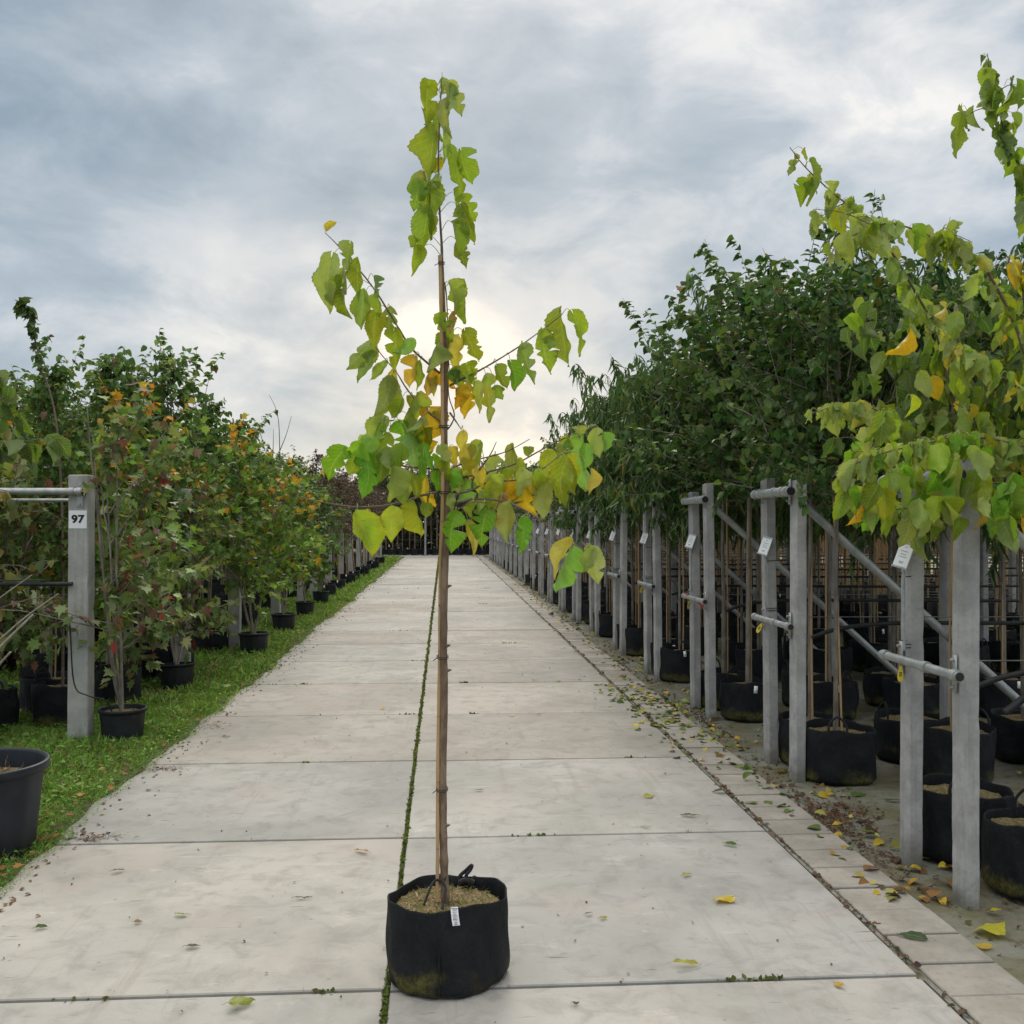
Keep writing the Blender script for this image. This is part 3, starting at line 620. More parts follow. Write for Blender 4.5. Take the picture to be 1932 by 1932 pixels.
# small litter: brown bits, stuff
lt = MB(); n = 700
Yy = 4.4 + 16 * rng.uniform(0, 1, n) ** 1.4; X = ledge_x(Yy) - np.abs(rng.normal(0, .55, n))
leaves(lt, MAPLE, np.stack([X, Yy, rng.uniform(.02, .05, n)], 1), norm(np.stack([rng.normal(0, 1, n), rng.normal(0, 1, n), rng.normal(0, .25, n)], 1)), norm(np.stack([rng.normal(0, .4, n), rng.normal(0, .4, n), np.ones(n)], 1)), rng.uniform(.02, .055, n), palette(rng, n, [(.22, .10, .04), (.36, .17, .05), (.12, .07, .045)], [3, 1, 3]))
n = 1700
Yy = 2.6 + 42 * rng.uniform(0, 1, n) ** 1.6
sel = rng.uniform(0, 1, n)
X = np.where(sel < .30, ledge_x(Yy) + np.abs(rng.normal(.02, .10, n)), np.where(sel < .62, rng.uniform(-1.7, 1.5, n), np.where(sel < .72, 1.597 + rng.normal(0, .012, n), 1.92 + np.abs(rng.normal(0, .22, n)))))
Z = np.where(X > 1.9, -.004, .006)
leaves(lt, HEART, np.stack([X, Yy, Z], 1), norm(np.stack([rng.normal(0, 1, n), rng.normal(0, 1, n), rng.normal(0, .05, n)], 1)), norm(np.stack([rng.normal(0, .15, n), rng.normal(0, .15, n), np.ones(n)], 1)), rng.uniform(.005, .022, n) * (1 + Yy / 22) * np.where(sel < .30, 1.2, np.where(sel < .62, .62, 1.5)), palette(rng, n, [(.075, .045, .028), (.14, .08, .045), (.20, .12, .05), (.06, .065, .025)], [5, 3, 1, 1]))
# brown patches of matted debris by the left edge and on the right ground
for (cx, cy, sx_, sy_, nn) in [(-1.66, 5.05, .07, .03, 160), (-1.70, 6.42, .08, .03, 160), (-1.72, 7.8, .06, .08, 90), (1.97, 5.1, .045, .45, 420), (2.0, 8.0, .05, .8, 260), (1.6, 6, .005, 2.4, 260), (1.6, 12, .006, 4.4, 300), (2.08, 5.25, .11, .15, 300)]:
    px = cx + rng.normal(0, sx_, nn); py = cy + rng.normal(0, sy_, nn)
    leaves(lt, BLADE if cx < 0 else HEART, np.stack([px, py, np.full(nn, .004 if cx < 1.9 else -.004)], 1), norm(np.stack([rng.normal(0, 1, nn), rng.normal(0, 1, nn), np.abs(rng.normal(0, .25, nn))], 1)), norm(np.stack([rng.normal(0, .5, nn), rng.normal(0, .5, nn), np.ones(nn)], 1)), rng.uniform(.012, .05, nn) * (1.0 if cx < 0 else .6), palette(rng, nn, [(.10, .055, .035), (.17, .095, .05), (.07, .04, .028), (.13, .045, .035)], [4, 3, 3, 1]))
# yellow and green fallen leaves among the posts, too many to count
n = 1500
Yy = 4 + 22 * rng.uniform(0, 1, n) ** 1.3; X = np.where(rng.uniform(0, 1, n) < .3, 1.75 + np.abs(rng.normal(0, .3, n)), 2.0 + rng.uniform(0, 6, n))
leaves(lt, HEART, np.stack([X, Yy, np.where(X > 1.9, .0, .008)], 1), norm(np.stack([rng.normal(0, 1, n), rng.normal(0, 1, n), rng.normal(0, .2, n)], 1)), norm(np.stack([rng.normal(0, .35, n), rng.normal(0, .35, n), np.ones(n)], 1)), rng.uniform(.03, .085, n), palette(rng, n, [(.48, .33, .04), (.34, .30, .08), (.10, .16, .03), (.20, .10, .04), (.09, .06, .035)], [3, 3, 3, 3, 4]))
n = 260; q = rng.normal(0, 1, (n, 2)); X = 1.72 + q[:, 0] * .17; Yy = 8.3 + q[:, 1] * .9
leaves(lt, HEART, np.stack([X, Yy, np.full(n, .009)], 1), norm(np.stack([rng.normal(0, 1, n), rng.normal(0, 1, n), rng.normal(0, .12, n)], 1)), norm(np.stack([rng.normal(0, .35, n), rng.normal(0, .35, n), np.ones(n)], 1)), rng.uniform(.03, .075, n), palette(rng, n, [(.48, .36, .05), (.30, .33, .06), (.08, .13, .03), (.15, .2, .05)], [2, 2, 4, 3]))
tag(lt.build('leaf_litter', 'dry_leaf'), 'small brown yellow and green leaf litter strewn over road edges and ground', kind='stuff')
# pale edging bar in the gap beside the tiles
eb = MB(); y = 2.6
while y < 8.5:
    L = rng.uniform(.5, 1.2); box(eb, (1.588, y, -.03), (1.604, y + L, -.004)); y += L + rng.uniform(.05, .35)
tag(eb.build('edging_strip', 'post_pale', smooth=False), kind='structure')

# ================================================================== RIGHT: support frames
XP = 2.083; Y0S, DYS, PAIR = 3.975, 1.95, .48; NST = 22
def prism(mb, prof, z0, z1, cx=0, cy=0, seed=1, jit=.0005):
    r_ = np.random.default_rng(seed); k = len(prof); zs = np.concatenate([np.linspace(z0, z1 - .006, 34), [z1]]); V = []; nz = len(zs)
    dx = np.cumsum(r_.normal(0, .0004, nz)); dy = np.cumsum(r_.normal(0, .0004, nz)); chip = {}
    for _ in range(5): chip[(int(r_.integers(0, nz)), int(r_.integers(0, k)))] = r_.uniform(.90, .95)
    for a, z in enumerate(zs):
        for q, (x, y) in enumerate(prof):
            sc_ = chip.get((a, q), 1.0) * (.93 if a == nz - 1 else 1.0); V.append((cx + x * sc_ + dx[a] + r_.normal(0, jit), cy + y * sc_ + dy[a] + r_.normal(0, jit), z + (r_.normal(0, .003) if a == nz - 1 else 0)))
    F = [(i + a * k, (i + 1) % k + a * k, (i + 1) % k + (a + 1) * k, i + (a + 1) * k) for a in range(nz - 1) for i in range(k)]
    F.append(tuple(range((nz - 1) * k, nz * k))); mb.add(V, F)
PROF = [(-.037, -.052), (.046, -.052), (.052, -.046), (.052, .046), (.046, .052), (-.052, .052), (-.052, -.018)]
PROF = [(-.036, -.020), (-.022, -.042), (.030, -.042), (.035, -.038), (.035, .038), (.030, .042), (-.032, .042), (-.036, .038)]
POSTS = []
for q in range(5): pm = MB(); prism(pm, PROF, -.06, 1.80, seed=q + 3); POSTS.append(pm.mesh('post', 'post_concrete', smooth=False))
POST = POSTS[0]
tp = MB(); tube(tp, [(-.068, -.10, 1.695), (-.068, .60, 1.695)], .027, 18)
for yy in (-.07, .02, .16, .43, .53): tube(tp, [(-.068, yy, 1.695), (-.068, yy + .045, 1.695)], .0315, 18)
TOPP = tp.mesh('top_pipe', 'steel')
cp_ = MB(); tube(cp_, [(-.068, -.106, 1.695), (-.068, -.094, 1.695)], .0245, 16); CAP1 = cp_.mesh('end_cap', 'rubber')
lp = MB(); tube(lp, [(-.068, -.09, .905), (-.068, .62, .905)], .019, 16)
for yy in (-.075, .17, .56): tube(lp, [(-.068, yy, .905), (-.068, yy + .04, .905)], .024, 16)
LOWP = lp.mesh('lower_pipe', 'steel')
cp_ = MB(); tube(cp_, [(-.068, -.096, .905), (-.068, -.084, .905)], .017, 14); CAP2 = cp_.mesh('end_cap', 'rubber')
br = MB(); tube(br, [(.02, .058, 1.66), (1.86, .075, .02)], .025, 14); BRACE = br.mesh('diagonal_brace', 'steel')
bk = MB(); box(bk, (-.044, -.016, -.075), (-.0375, .016, .075))
for zz in (-.055, .055): tube(bk, [(-.060, 0, zz), (-.036, 0, zz)], .007, 6)
BRK = bk.mesh('bracket', 'steel')
ti = MB(); c = [(-.039, -.045), (.038, -.045), (.038, .045), (-.039, .045), (-.039, -.045)]
tube(ti, [(x, y, .004 * i) for i, (x, y) in enumerate(c)], .0022, 5)
TIE = ti.mesh('tie', 'tie')
for j in range(NST):
    yj = Y0S + DYS * j
    f = thing('support_trellis', (XP, yj, 0), f'pair of grey concrete posts joined by pipes, {ORD[j]} pair from the camera along the road', 'post frame', 'concrete post frames right of the road')
    for yy in (0, PAIR):
        p = use('post', POSTS[(3 * j + (yy > 0)) % 5], f, (0, yy, 0)); p.rotation_euler = (R(random.uniform(-.6, .6)), R(random.uniform(-.6, .6)), R(random.uniform(-3, 3))); p.scale.z = random.uniform(.975, 1.015)
    a = use('top_pipe', TOPP, f); use('end_cap', CAP1, a)
    a = use('lower_pipe', LOWP, f); use('end_cap', CAP2, a)
    use('diagonal_brace', BRACE, f)
    for z in (1.695, .905):
        for yy in (0, PAIR): use('bracket', BRK, f, (0, yy, z))
    for z in (1.27, .97, .955): use('tie', TIE, f, (0, PAIR, z))
# inner posts in the rows
for j in range(0, 14):
    for q, xx in enumerate((3.22, 5.6, 8.2)):
        if xx > .6 * (Y0S + DYS * j): continue
        o = use('concrete_post', POST, None, (xx + random.uniform(-.05, .05), Y0S + DYS * j + PAIR + random.uniform(-.03, .05), 0)); o.scale.z = random.uniform(.93, 1.0)
        tag(o, f'grey concrete post standing among the trees, {ORD[j]} row pair, {ORD[q]} inner post', 'post', 'concrete posts inside the tree rows')
# label cards, rods, yellow tags
cdm = MB(); box(cdm, (-.034, -.003, -.055), (.034, .003, .055)); CARD = cdm.mesh('card', 'card', smooth=False)
cdm = MB(); box(cdm, (-.038, -.006, .050), (.038, .006, .062)); box(cdm, (-.038, -.006, -.060), (.038, .006, -.052)); box(cdm, (.034, -.005, -.055), (.038, .005, .055)); HOLD = cdm.mesh('holder', 'steel', smooth=False)
ink = MB()
for z, w in ((.036, .006), (.018, .018), (.004, .014), (-.008, .018), (-.030, .012), (-.036, .008)): box(ink, (-w, -.0042, z - .0016), (w, -.0031, z + .0016))
INK = ink.mesh('printed_lines', 'card_ink', smooth=False)
rod = MB(); tube(rod, [(0, 0, -.42), (0, 0, -.05)], .006, 8); ROD = rod.mesh('rod', 'steel')
for j in range(0, 12):
    yj = Y0S + DYS * j + PAIR
    s = thing('plant_sign', (XP - .052, yj - .055, 1.365), f'white label card in a slanted metal holder on the {ORD[j]} post pair', 'label card', 'white label cards on the posts', rz=R(-56 + (j * 17) % 13))
    c = use('card', CARD, s); c.rotation_euler = (R(-14), R(14), 0)
    use('holder', HOLD, c); use('printed_lines', INK, c); use('rod', ROD, s)
yt = MB(); k = 18; a = np.arange(k) * 2 * np.pi / k
ov = np.stack([.0125 * np.cos(a) * (1 - .35 * np.sin(a)), np.zeros(k), .036 * np.sin(a) - .05], 1)
yt.add(np.vstack([ov + [0, -.0012, 0], ov + [0, .0012, 0]]), [tuple(range(k)), tuple(range(2 * k - 1, k - 1, -1))] + [(i, i + k, (i + 1) % k + k, (i + 1) % k) for i in range(k)])
YT = yt.mesh('tag_plate', 'yellow_plastic', smooth=False)
lo = MB(); tube(lo, smooth_path([(0, 0, -.018), (.012, .01, 0), (0, .02, .018), (-.008, .0, .004), (0, 0, -.018)], 4), .0012, 5); LOOP = lo.mesh('loop', 'tie')
im = MB()
for zz in (-.060, -.053, -.046): box(im, (-.006, -.0024, zz), (.006, -.0013, zz + .0035))
YI = im.mesh('lettering', 'ink', smooth=False)
for j in (0, 1, 2, 3):
    yj = Y0S + DYS * j
    s = thing('hanging_tag', (XP - .068, yj + .42, .893), f'yellow oval tag hanging from the lower pipe of the {ORD[j]} post pair', 'tag', 'yellow tags on the pipes')
    s.rotation_euler = (0, R((4, 28, 8, 20)[j]), R((0, -30, 40, 20)[j])); pl = use('tag_plate', YT, s); use('lettering', YI, pl); use('loop', LOOP, s)
rbn = MB(); p0 = np.array([XP - .09, Y0S + DYS * 2 + .45, .93])
tube(rbn, smooth_path([p0, p0 + [.03, -.05, -.02], p0 + [.12, -.1, -.10], p0 + [.22, -.12, -.22]], 5), [.008] * 16, 4)
tag(rbn.build('ribbon', 'red_band'), 'red ribbon tied to the lower pipe of the third post pair', 'ribbon')
# wires and irrigation pipes running along the rows
dp = MB(); tube(dp, smooth_path([(.20, .0, .80), (.34, .0, .845), (.6, .0, .88), (1.1, .0, .885), (3, .0, .87), (6, .0, .885), (9, .0, .875), (13, 0, .88)], 4), .013, 8); DRIP = dp.mesh('irrigation_pipe', 'rubber')
wr = MB()
for yy, z in ((0, 1.69), (PAIR, 1.69), (0, .955)): tube(wr, [(.05, yy, z), (4, yy, z - .02), (8, yy, z), (13, yy, z - .01)], .003, 5)
WIRES = wr.mesh('support_wire', 'wire')
for j in range(NST):
    o = use('irrigation_pipe', DRIP, None, (XP, Y0S + DYS * j + .30, 0)); tag(o, f'black irrigation pipe running along the {ORD[j]} double row of trees', 'pipe', 'irrigation pipes along the rows')
    o = use('support_wire', WIRES, None, (XP, Y0S + DYS * j, 0)); tag(o, f'thin wires strung along the {ORD[j]} double row from its post pair', 'wire', 'wires along the rows')
hs = MB(); tube(hs, smooth_path([(2.33, 4.12, .72), (2.5, 4.12, .82), (2.8, 4.12, .86), (3.4, 4.12, .86)], 6), .016, 10)
tag(hs.build('hose', 'rubber'), 'black curved hose end beside the nearest post pair', 'hose')

# ================================================================== RIGHT: trees in bags
adj = {'apricot': 'dark green apricot', 'peach': 'narrow-leaved peach', 'purple': 'dark purple cherry', 'sparse': 'slender sparse pear', 'mulberry': 'large-leaved mulberry', 'olive': 'olive green'}
nm = {'apricot': 'apricot_tree', 'peach': 'peach_tree', 'purple': 'cherry_tree', 'sparse': 'pear_tree', 'mulberry': 'mulberry_tree'}
count = 0
for j in range(NST):
    for line in (0, 1):
        yl = Y0S + DYS * j + line * PAIR
        xmax = min(.60 * yl + .55, 2.4 + (8.6 if yl < 14 else 4.6 if yl < 26 else 2.6))
        k = 0
        while 2.33 + .70 * k < xmax:
            x = 2.33 + .70 * k + random.uniform(-.05, .05)
            if j == 0 and k == 0: k += 1; continue
            key = 'peach' if j == 2 and line and k % 2 == 1 else ('mulberry' if j == 0 else ('apricot' if k == 0 or (k == 1 and line == 0) else 'peach') if j == 1 else 'apricot' if j == 2 else
                   'peach' if j in (3, 4, 5, 6) else ('apricot', 'sparse', 'purple', 'sparse')[(j + k) % 4])
            if j == 3 and k > 2: key = 'apricot'
            sc = random.uniform(.94, 1.03) * {0: .84, 1: .86, 2: .97 - .03 * line, 3: .89, 4: .87}.get(j, .82)
            potted(nm[key], key, random.randrange(3), x, yl + random.uniform(-.04, .04),
                   f'{adj[key]} tree in black bag, {ORD[j]} row pair, {"farther" if line else "nearer"} line, {ORD[k]} from road', 'potted tree', 'potted trees in rows behind the posts', sc=sc, tagged=random.random() < .5, wx=1.16 if j == 2 else 1.0)
            count += 1; k += 1
print('right trees', count)
# ================================================================== far end row
for i in range(15):
    for q in range(2):
        x = -3.6 + i * .55 + q * .25; yq = 50.6 + q * 1.0
        potted('olive_tree', 'olive', i + q, x + random.uniform(-.06, .06), yq, 'tall olive green tree in black bag at the far end of the road', 'potted tree', 'potted trees across the far end', sc=random.uniform(.9, 1.02), tz=1.02)
fp = MB(); tube(fp, [(0, 0, 0), (0, 0, 1.85)], .05, 10); o = fp.build('steel_post', 'steel'); o.location = (-.86, 50.0, 0)
tag(o, 'pale round steel post standing before the trees at the far end', 'post')
o = MB(); 
for z in (1.75, .75): tube(o, [(-5, 50.45, z), (6, 50.45, z)], .018, 6)
tag(o.build('rail', 'rubber'), 'dark horizontal rails across the far row of trees', 'rail')
# wood far behind
fb = MB(); rngf = np.random.default_rng(77); n = 16000
X = rngf.uniform(-32, 45, n); Yy = rngf.uniform(53, 60, n); Z = np.abs(rngf.normal(1.6, 1.0, n)) + .2 * np.sin(X)
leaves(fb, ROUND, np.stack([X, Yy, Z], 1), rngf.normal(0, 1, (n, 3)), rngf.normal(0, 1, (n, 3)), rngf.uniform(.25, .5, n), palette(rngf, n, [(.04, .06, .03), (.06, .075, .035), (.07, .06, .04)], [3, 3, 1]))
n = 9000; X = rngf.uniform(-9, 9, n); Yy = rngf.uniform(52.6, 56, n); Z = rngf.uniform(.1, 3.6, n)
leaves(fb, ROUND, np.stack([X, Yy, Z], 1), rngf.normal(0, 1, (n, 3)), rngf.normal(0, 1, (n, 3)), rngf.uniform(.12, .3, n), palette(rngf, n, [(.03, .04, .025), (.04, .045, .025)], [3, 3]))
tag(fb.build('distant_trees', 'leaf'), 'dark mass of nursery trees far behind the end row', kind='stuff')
# deep part of the block on the right, beyond the trees one can tell apart
fb = MB(); n = 15000
Yy = rngf.uniform(15, 48, n); X = np.where(Yy < 26, 7.6, 5.6) + rngf.exponential(3.2, n) ; Z = 1.6 + rngf.beta(1.6, 2.0, n) * 1.9
leaves(fb, ROUND, np.stack([X, Yy, Z], 1), rngf.normal(0, 1, (n, 3)), rngf.normal(0, 1, (n, 3)), rngf.uniform(.12, .28, n), palette(rngf, n, [G1, G2, (.05, .05, .03)], [3, 3, 1]))
tr = MB()
for i in range(420):
    yy = rngf.uniform(15, 46); x = (7.6 if yy < 26 else 5.6) + rngf.exponential(2.6)
    tube(fb, [(x, yy, 0), (x + rngf.normal(0, .03), yy, 2.2)], .018, 5, mi=1, cap=False)
    lathe(fb, [(.2, 0), (.21, .28), (.01, .27)], 10, c=(x, yy), mi=2)
tag(fb.build('tree_block', ['leaf', 'bamboo', 'bag_fabric']), 'crowded depth of the nursery block behind the rows', kind='stuff')

# ================================================================== LEFT: numbered posts
pm = MB(); PL = [(-.066, -.066), (.060, -.066), (.066, -.060), (.066, .066), (-.066, .066)]; prism(pm, PL, -.06, 1.84); POSTL = pm.mesh('concrete_post', 'post_pale', smooth=False)
pp = MB(); tube(pp, [(-2.6, -.095, 1.725), (.04, -.095, 1.725)], .024, 14)
for xx in (-.05, .0): tube(pp, [(xx, -.095, 1.725), (xx + .03, -.095, 1.725)], .029, 14)
PIPEL = pp.mesh('pipe', 'steel')
pp = MB(); tube(pp, [(.038, -.095, 1.725), (.052, -.095, 1.725)], .0285, 14); CAPL = pp.mesh('end_cap', 'rubber')
pp = MB(); box(pp, (-.010, -.074, 1.62), (.030, -.0668, 1.80)); 
for z in (1.64, 1.77): tube(pp, [(.010, -.083, z), (.010, -.073, z)], .009, 6)
BRL = pp.mesh('bracket', 'steel', smooth=False)
pp = MB(); tube(pp, [(-2.6, .12, 1.67), (-.09, .12, 1.67)], .013, 10); RAIL2 = pp.mesh('rear_pipe', 'steel')
pp = MB(); tube(pp, [(-2.6, -.085, 1.10), (-.03, -.085, 1.10)], .014, 10); tube(pp, [(-2.6, -.10, 1.12), (-.2, -.10, 1.125)], .006, 6); BLK = pp.mesh('black_pipe', 'rubber')
pl = MB(); box(pl, (-.062, -.0705, 1.475), (.056, -.0672, 1.597)); PLATE = pl.mesh('number_plate', 'card', smooth=False)
NL = 14
for i in range(NL):
    yl = 7.20 + 2.73 * i - (.28 if i == 2 else 0); num = 97 + i
    p = use('concrete_post', POSTL, None, (-2.47 if i < 5 else -2.6, yl, 0))
    tag(p, {0: 'pale concrete post carrying the 97 plate beside the lawn', 6: 'pale concrete post carrying the 103 plate'}.get(i, f'pale concrete post at the left lawn edge, {ORD[i]} from the camera'), 'post', 'concrete posts left of the road')
    a = use('pipe', PIPEL, p); use('end_cap', CAPL, a); use('bracket', BRL, p); use('rear_pipe', RAIL2, p); use('black_pipe', BLK, p)
    if i in (0, 6):
        q = use('number_plate', PLATE, p)
        cu = bpy.data.curves.new('lettering', 'FONT'); cu.body = str(num); cu.size = .072 if i == 0 else .060; cu.align_x = 'CENTER'; cu.align_y = 'CENTER'; cu.extrude = .0006; cu.offset = .0028; cu.space_character = 1.05
        cu.materials.append(M['ink']); tmp = bpy.data.objects.new('lettering_source', cu); C.collection.objects.link(tmp)
        bpy.context.view_layer.update(); me = bpy.data.meshes.new_from_object(tmp.evaluated_get(bpy.context.evaluated_depsgraph_get())); bpy.data.objects.remove(tmp)
        o = bpy.data.objects.new('lettering', me); C.collection.objects.link(o); o.parent = q; o.location = (-.003, -.0714, 1.5365); o.rotation_euler = (R(90), 0, 0); o.scale.x = 1.12

# ================================================================== LEFT: shrubs and trees
def L_(name, key, vi, x, y, label, cat='potted shrub', group=None, **kw): return potted(name, key, vi, x, y, label, cat, group, **kw)
GM = 'potted shrubs along the lawn edge'
L_('red_maple', 'near_maple', 0, -2.21, 7.26, 'bushy maple with dull red and olive leaves in black pot beside the 97 post', group=GM, pot='plastic', stake=False, bi=0, rz=0, sc=1.08)
L_('red_maple', 'red_maple', 1, -2.42, 9.55, 'smaller reddish maple in tilted black pot behind the nearest maple', group=GM, pot='plastic', stake=False, bi=0, rz=2.2, sc=.98, tilt=.05)
L_('yellow_maple', 'yellow_maple', 0, -2.19, 12.07, 'yellow and orange tinted maple in black pot, third along the lawn edge', group=GM, pot='plastic', stake=False, bi=1, rz=1.0, sc=1.05)
L_('yellow_maple', 'yellow_maple', 1, -2.24, 14.63, 'yellowing green maple in black pot, fourth along the lawn edge', group=GM, pot='plastic', stake=False, bi=1, rz=3.0)
L_('green_maple', 'green_maple', 0, -2.27, 17.1, 'dense green maple in black pot, fifth along the lawn edge', group=GM, pot='plastic', stake=False, bi=0, rz=.2)
L_('green_maple', 'green_maple', 0, -2.32, 19.7, 'dense green maple in black pot, sixth along the lawn edge', group=GM, pot='plastic', stake=False, bi=0, rz=2.2)
L_('yellow_maple', 'yellow_maple', 1, -2.85, 10.8, 'yellow leaved maple behind the tilted pot', group=GM, pot='bag', stake=False, rz=4.0, sc=1.1)
L_('yellow_maple', 'yellow_maple', 0, -2.7, 8.75, 'green and yellow maple crowded behind the 97 post', group=GM, pot='bag', stake=False, rz=5.0, sc=.98, tz=1.06)
for i in range(9):
    yl = 21.3 + 2.73 * i / 1.25
    L_('crab_apple', 'crab', i, -2.38 + random.uniform(-.05, .05), yl, f'dark red crab apple with pale stake, {ORD[i]} of its line past the maples', 'potted tree', 'crab apples along the lawn edge', sc=.95 if i else 1.0, tilt=R(random.uniform(-5, -1)), tagged=True, bi=i % 2, pot='plastic' if i % 2 else 'bag', rz=random.uniform(-.5, .5))
cnt = 0
for i in range(NL):
    yl = 7.2 + 2.73 * i
    for line in (0, 1):
        k = 0
        while True:
            x = -3.05 - .72 * k; 
            if -x > .44 * yl + .5 or k > 5: break
            if i == 0: 
                k += 1; continue
            key = 'green' if i < 6 else ('crab' if (i + k) % 3 else 'green')
            if i in (1, 2) and (k + line) % 5 == 2: key = 'yellow_maple'
            L_('leafy_tree' if key == 'green' else {'crab': 'crab_apple', 'yellow_maple': 'yellow_maple'}[key], key, random.randrange(3), x + random.uniform(-.06, .06), yl + line * .55 + .15,
               f'{ {"green": "tall leafy green tree", "crab": "dark red crab apple", "yellow_maple": "yellow tinted maple"}[key]} in black bag, left row {ORD[i]}, {"farther" if line else "nearer"} line, {ORD[k]} inwards', 'potted tree', 'trees in the rows behind the left posts', sc=random.uniform(.84, 1.0) * ({1: .88, 2: .92, 3: .88}.get(i, .82) if key == 'green' else 1))
            cnt += 1; k += 1
print('left trees', cnt)
for (u_, yy_, sc_, lab_) in ((330, 10.15, .92, 'tall green tree whose leafy peak stands highest above the orange maples'), (205, 9.3, .84, 'green tree with a narrow rounded peak above the dull red maple'), (395, 12.3, .90, 'green tree just beyond the highest leafy peak on the left'), (445, 15.0, .84, 'green tree below the bare shoots on the left'), (270, 11.2, .84, 'green tree between the two leafy peaks on the left')):
    L_('leafy_tree', 'green', int(u_) % 3, at(u_, 900, yy_)[0], yy_, lab_, 'potted tree', rz=u_ * .1, sc=sc_)
# lime-leaved shrub with pale branches at the very left
L_('birch_shrub', 'lime', 0, -3.28, 7.25, 'yellow-green shrub with pale branches at the left edge under the steel pipe', rz=2.0, stake=False, bi=3)
L_('red_maple', 'red_maple', 1, -3.35, 7.75, 'dull reddish maple behind the pale branched shrub', group=GM, pot='bag', stake=False, rz=1.2, sc=1.05)
L_('leafy_tree', 'green', 1, -3.10, 8.35, 'tall green tree with a thin shoot rising above all the others', 'potted tree', rz=.5, sc=.76, bi=1)
wb = MB()
for (a, b, r0) in [((-60, 1290), (62, 1160), .013), ((-60, 1330), (20, 1230), .012), ((-10, 1215), (110, 1120), .007), ((-60, 1180), (60, 1085), .006)]:
    p, q = at(*a, 6.7), at(*b, 6.6); tube(wb, smooth_path([p, (p + q) / 2 + [0, 0, .015], q], 5), np.linspace(r0, r0 * .5, 11), 7)
simple('birch_bark', (.42, .39, .33), (.26, .21, .16), 25, .8, stretch=(1, 1, .3))
o = wb.build('fallen_branch', 'birch_bark'); tag(o, 'bare pale branches reaching in low from the left edge', 'branches')

# ================================================================== hi-res mulberry leaves
def mulberry_leaf(mb, base, tip, width, col, yel, rng, lobed=0, face=None, rows=28, petiole_to=None, flip=None, flat=1.0):
    base = np.asarray(base, float); tip = np.asarray(tip, float); ax = tip - base; L = np.linalg.norm(ax); d = ax / L
    f = np.array([-.1, -1.0, .15]) if face is None else np.asarray(face, float)
    f = f - d * np.dot(f, d); f /= np.linalg.norm(f) + 1e-9; s = np.cross(d, f)
    yaw = rng.uniform(-.75, .75) * flat; f2 = f * math.cos(yaw) + s * math.sin(yaw); s2 = np.cross(d, f2); w = width / max(.85, math.cos(yaw))
    if (rng.uniform() < .4) if flip is None else flip: f2 = -f2; s2 = -s2
    cols_ = 9; S = np.linspace(-1, 1, cols_)
    nl = [[], []]
    for side in (0, 1):
        if lobed:
            for _ in range(int(rng.integers(0, 3)) if lobed == 1 else int(rng.integers(1, 4))): nl[side].append((rng.uniform(.20, .68), rng.uniform(.40, .80), rng.uniform(.030, .055)))
    fold = rng.uniform(.25, 1.7) * (1 if rng.uniform() < .8 else -.6); curl = rng.uniform(-.10, .40); asy = rng.uniform(-.16, .16, 2); wk = rng.uniform(2.5, 6, 2); wv = rng.uniform(0, 6, 4); sk = rng.uniform(-.12, .12); tw = rng.uniform(-1.1, 1.1)
    fold *= flat; curl *= flat; tw *= flat; fm = .3 + .7 * flat
    V = []; LC = []
    for i in range(rows + 1):
        t = i / rows; w0 = (math.sin(math.pi * t ** .68) ** .74) * (1.06 - .28 * t) if 0 < t < 1 else 0
        if t > .8: w0 *= 1 - .45 * ((t - .8) / .2)
        for sv in S:
            side = 0 if sv < 0 else 1; ww = w0 * (1 + asy[side] + .13 * math.sin(wk[side] * 2 * t + wv[2 + side]))
            for (t0, dp_, sg) in nl[side]: ww *= 1 - dp_ * math.exp(-((t - t0) / sg) ** 2)
            if abs(sv) > .99 and 0 < i < rows: ww *= 1 + ((.040 if i % 2 else -.035) + rng.uniform(-.02, .02))
            x = sv * ww * w * .5; yb = t - .13 * abs(sv) ** 1.5 * max(0, 1 - t / .35) + .0
            zn = (math.sqrt(x * x + (.10 * w) ** 2) - .10 * w) * fold + L * (-curl * t * t * 1.0) + L * .060 * fm * math.sin(wv[0] + 8 * t + 2.5 * sv) * abs(sv) + L * .035 * fm * math.sin(wv[1] + 19 * t) * abs(sv) ** 2
            a = tw * t * .8; xx = x * math.cos(a) - 0; zz = zn + x * math.sin(a)
            P = base + d * (yb * L) + s2 * (xx + sk * L * math.sin(math.pi * t)) + f2 * zz; V.append(P); LC.append((sv * min(1, ww / max(w0, 1e-3)), t, yel))
    F = []
    for i in range(rows):
        for j in range(cols_ - 1): a = i * cols_ + j; F.append((a, a + 1, a + cols_ + 1, a + cols_))
    c = np.array(col) * (1 + rng.normal(0, .10)) * (1 + rng.normal(0, .05, 3))
    mb.add(V, np.array(F), np.clip(c, .01, .8), LC)
LGR, LYG, LBR, LYE, LOC = (.225, .36, .035), (.31, .43, .030), (.18, .42, .028), (.58, .50, .05), (.66, .42, .015)
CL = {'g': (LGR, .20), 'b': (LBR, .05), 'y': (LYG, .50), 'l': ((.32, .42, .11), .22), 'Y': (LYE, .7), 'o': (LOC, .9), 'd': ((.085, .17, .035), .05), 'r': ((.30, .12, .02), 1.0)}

# ------------------------------------------------------------------ hero tree
YT_ = 3.44; BX = at(845, 1690, YT_)[0]
hero = thing('mulberry_tree', (BX, YT_, 0), 'tall staked young mulberry in black fabric bag standing alone on the road slabs', 'potted tree')
def rel(P): return np.asarray(P) - np.array([BX, YT_, 0])
k1 = .33069
def c1(x, y): return (543.06 + x * k1, 95.83 + y * k1)
def c2(x, y): return (543.06 + x * k1, 702.8 + y * k1)
def hp(uv, dy=0.0): return rel(at(uv[0], uv[1], YT_ + dy))
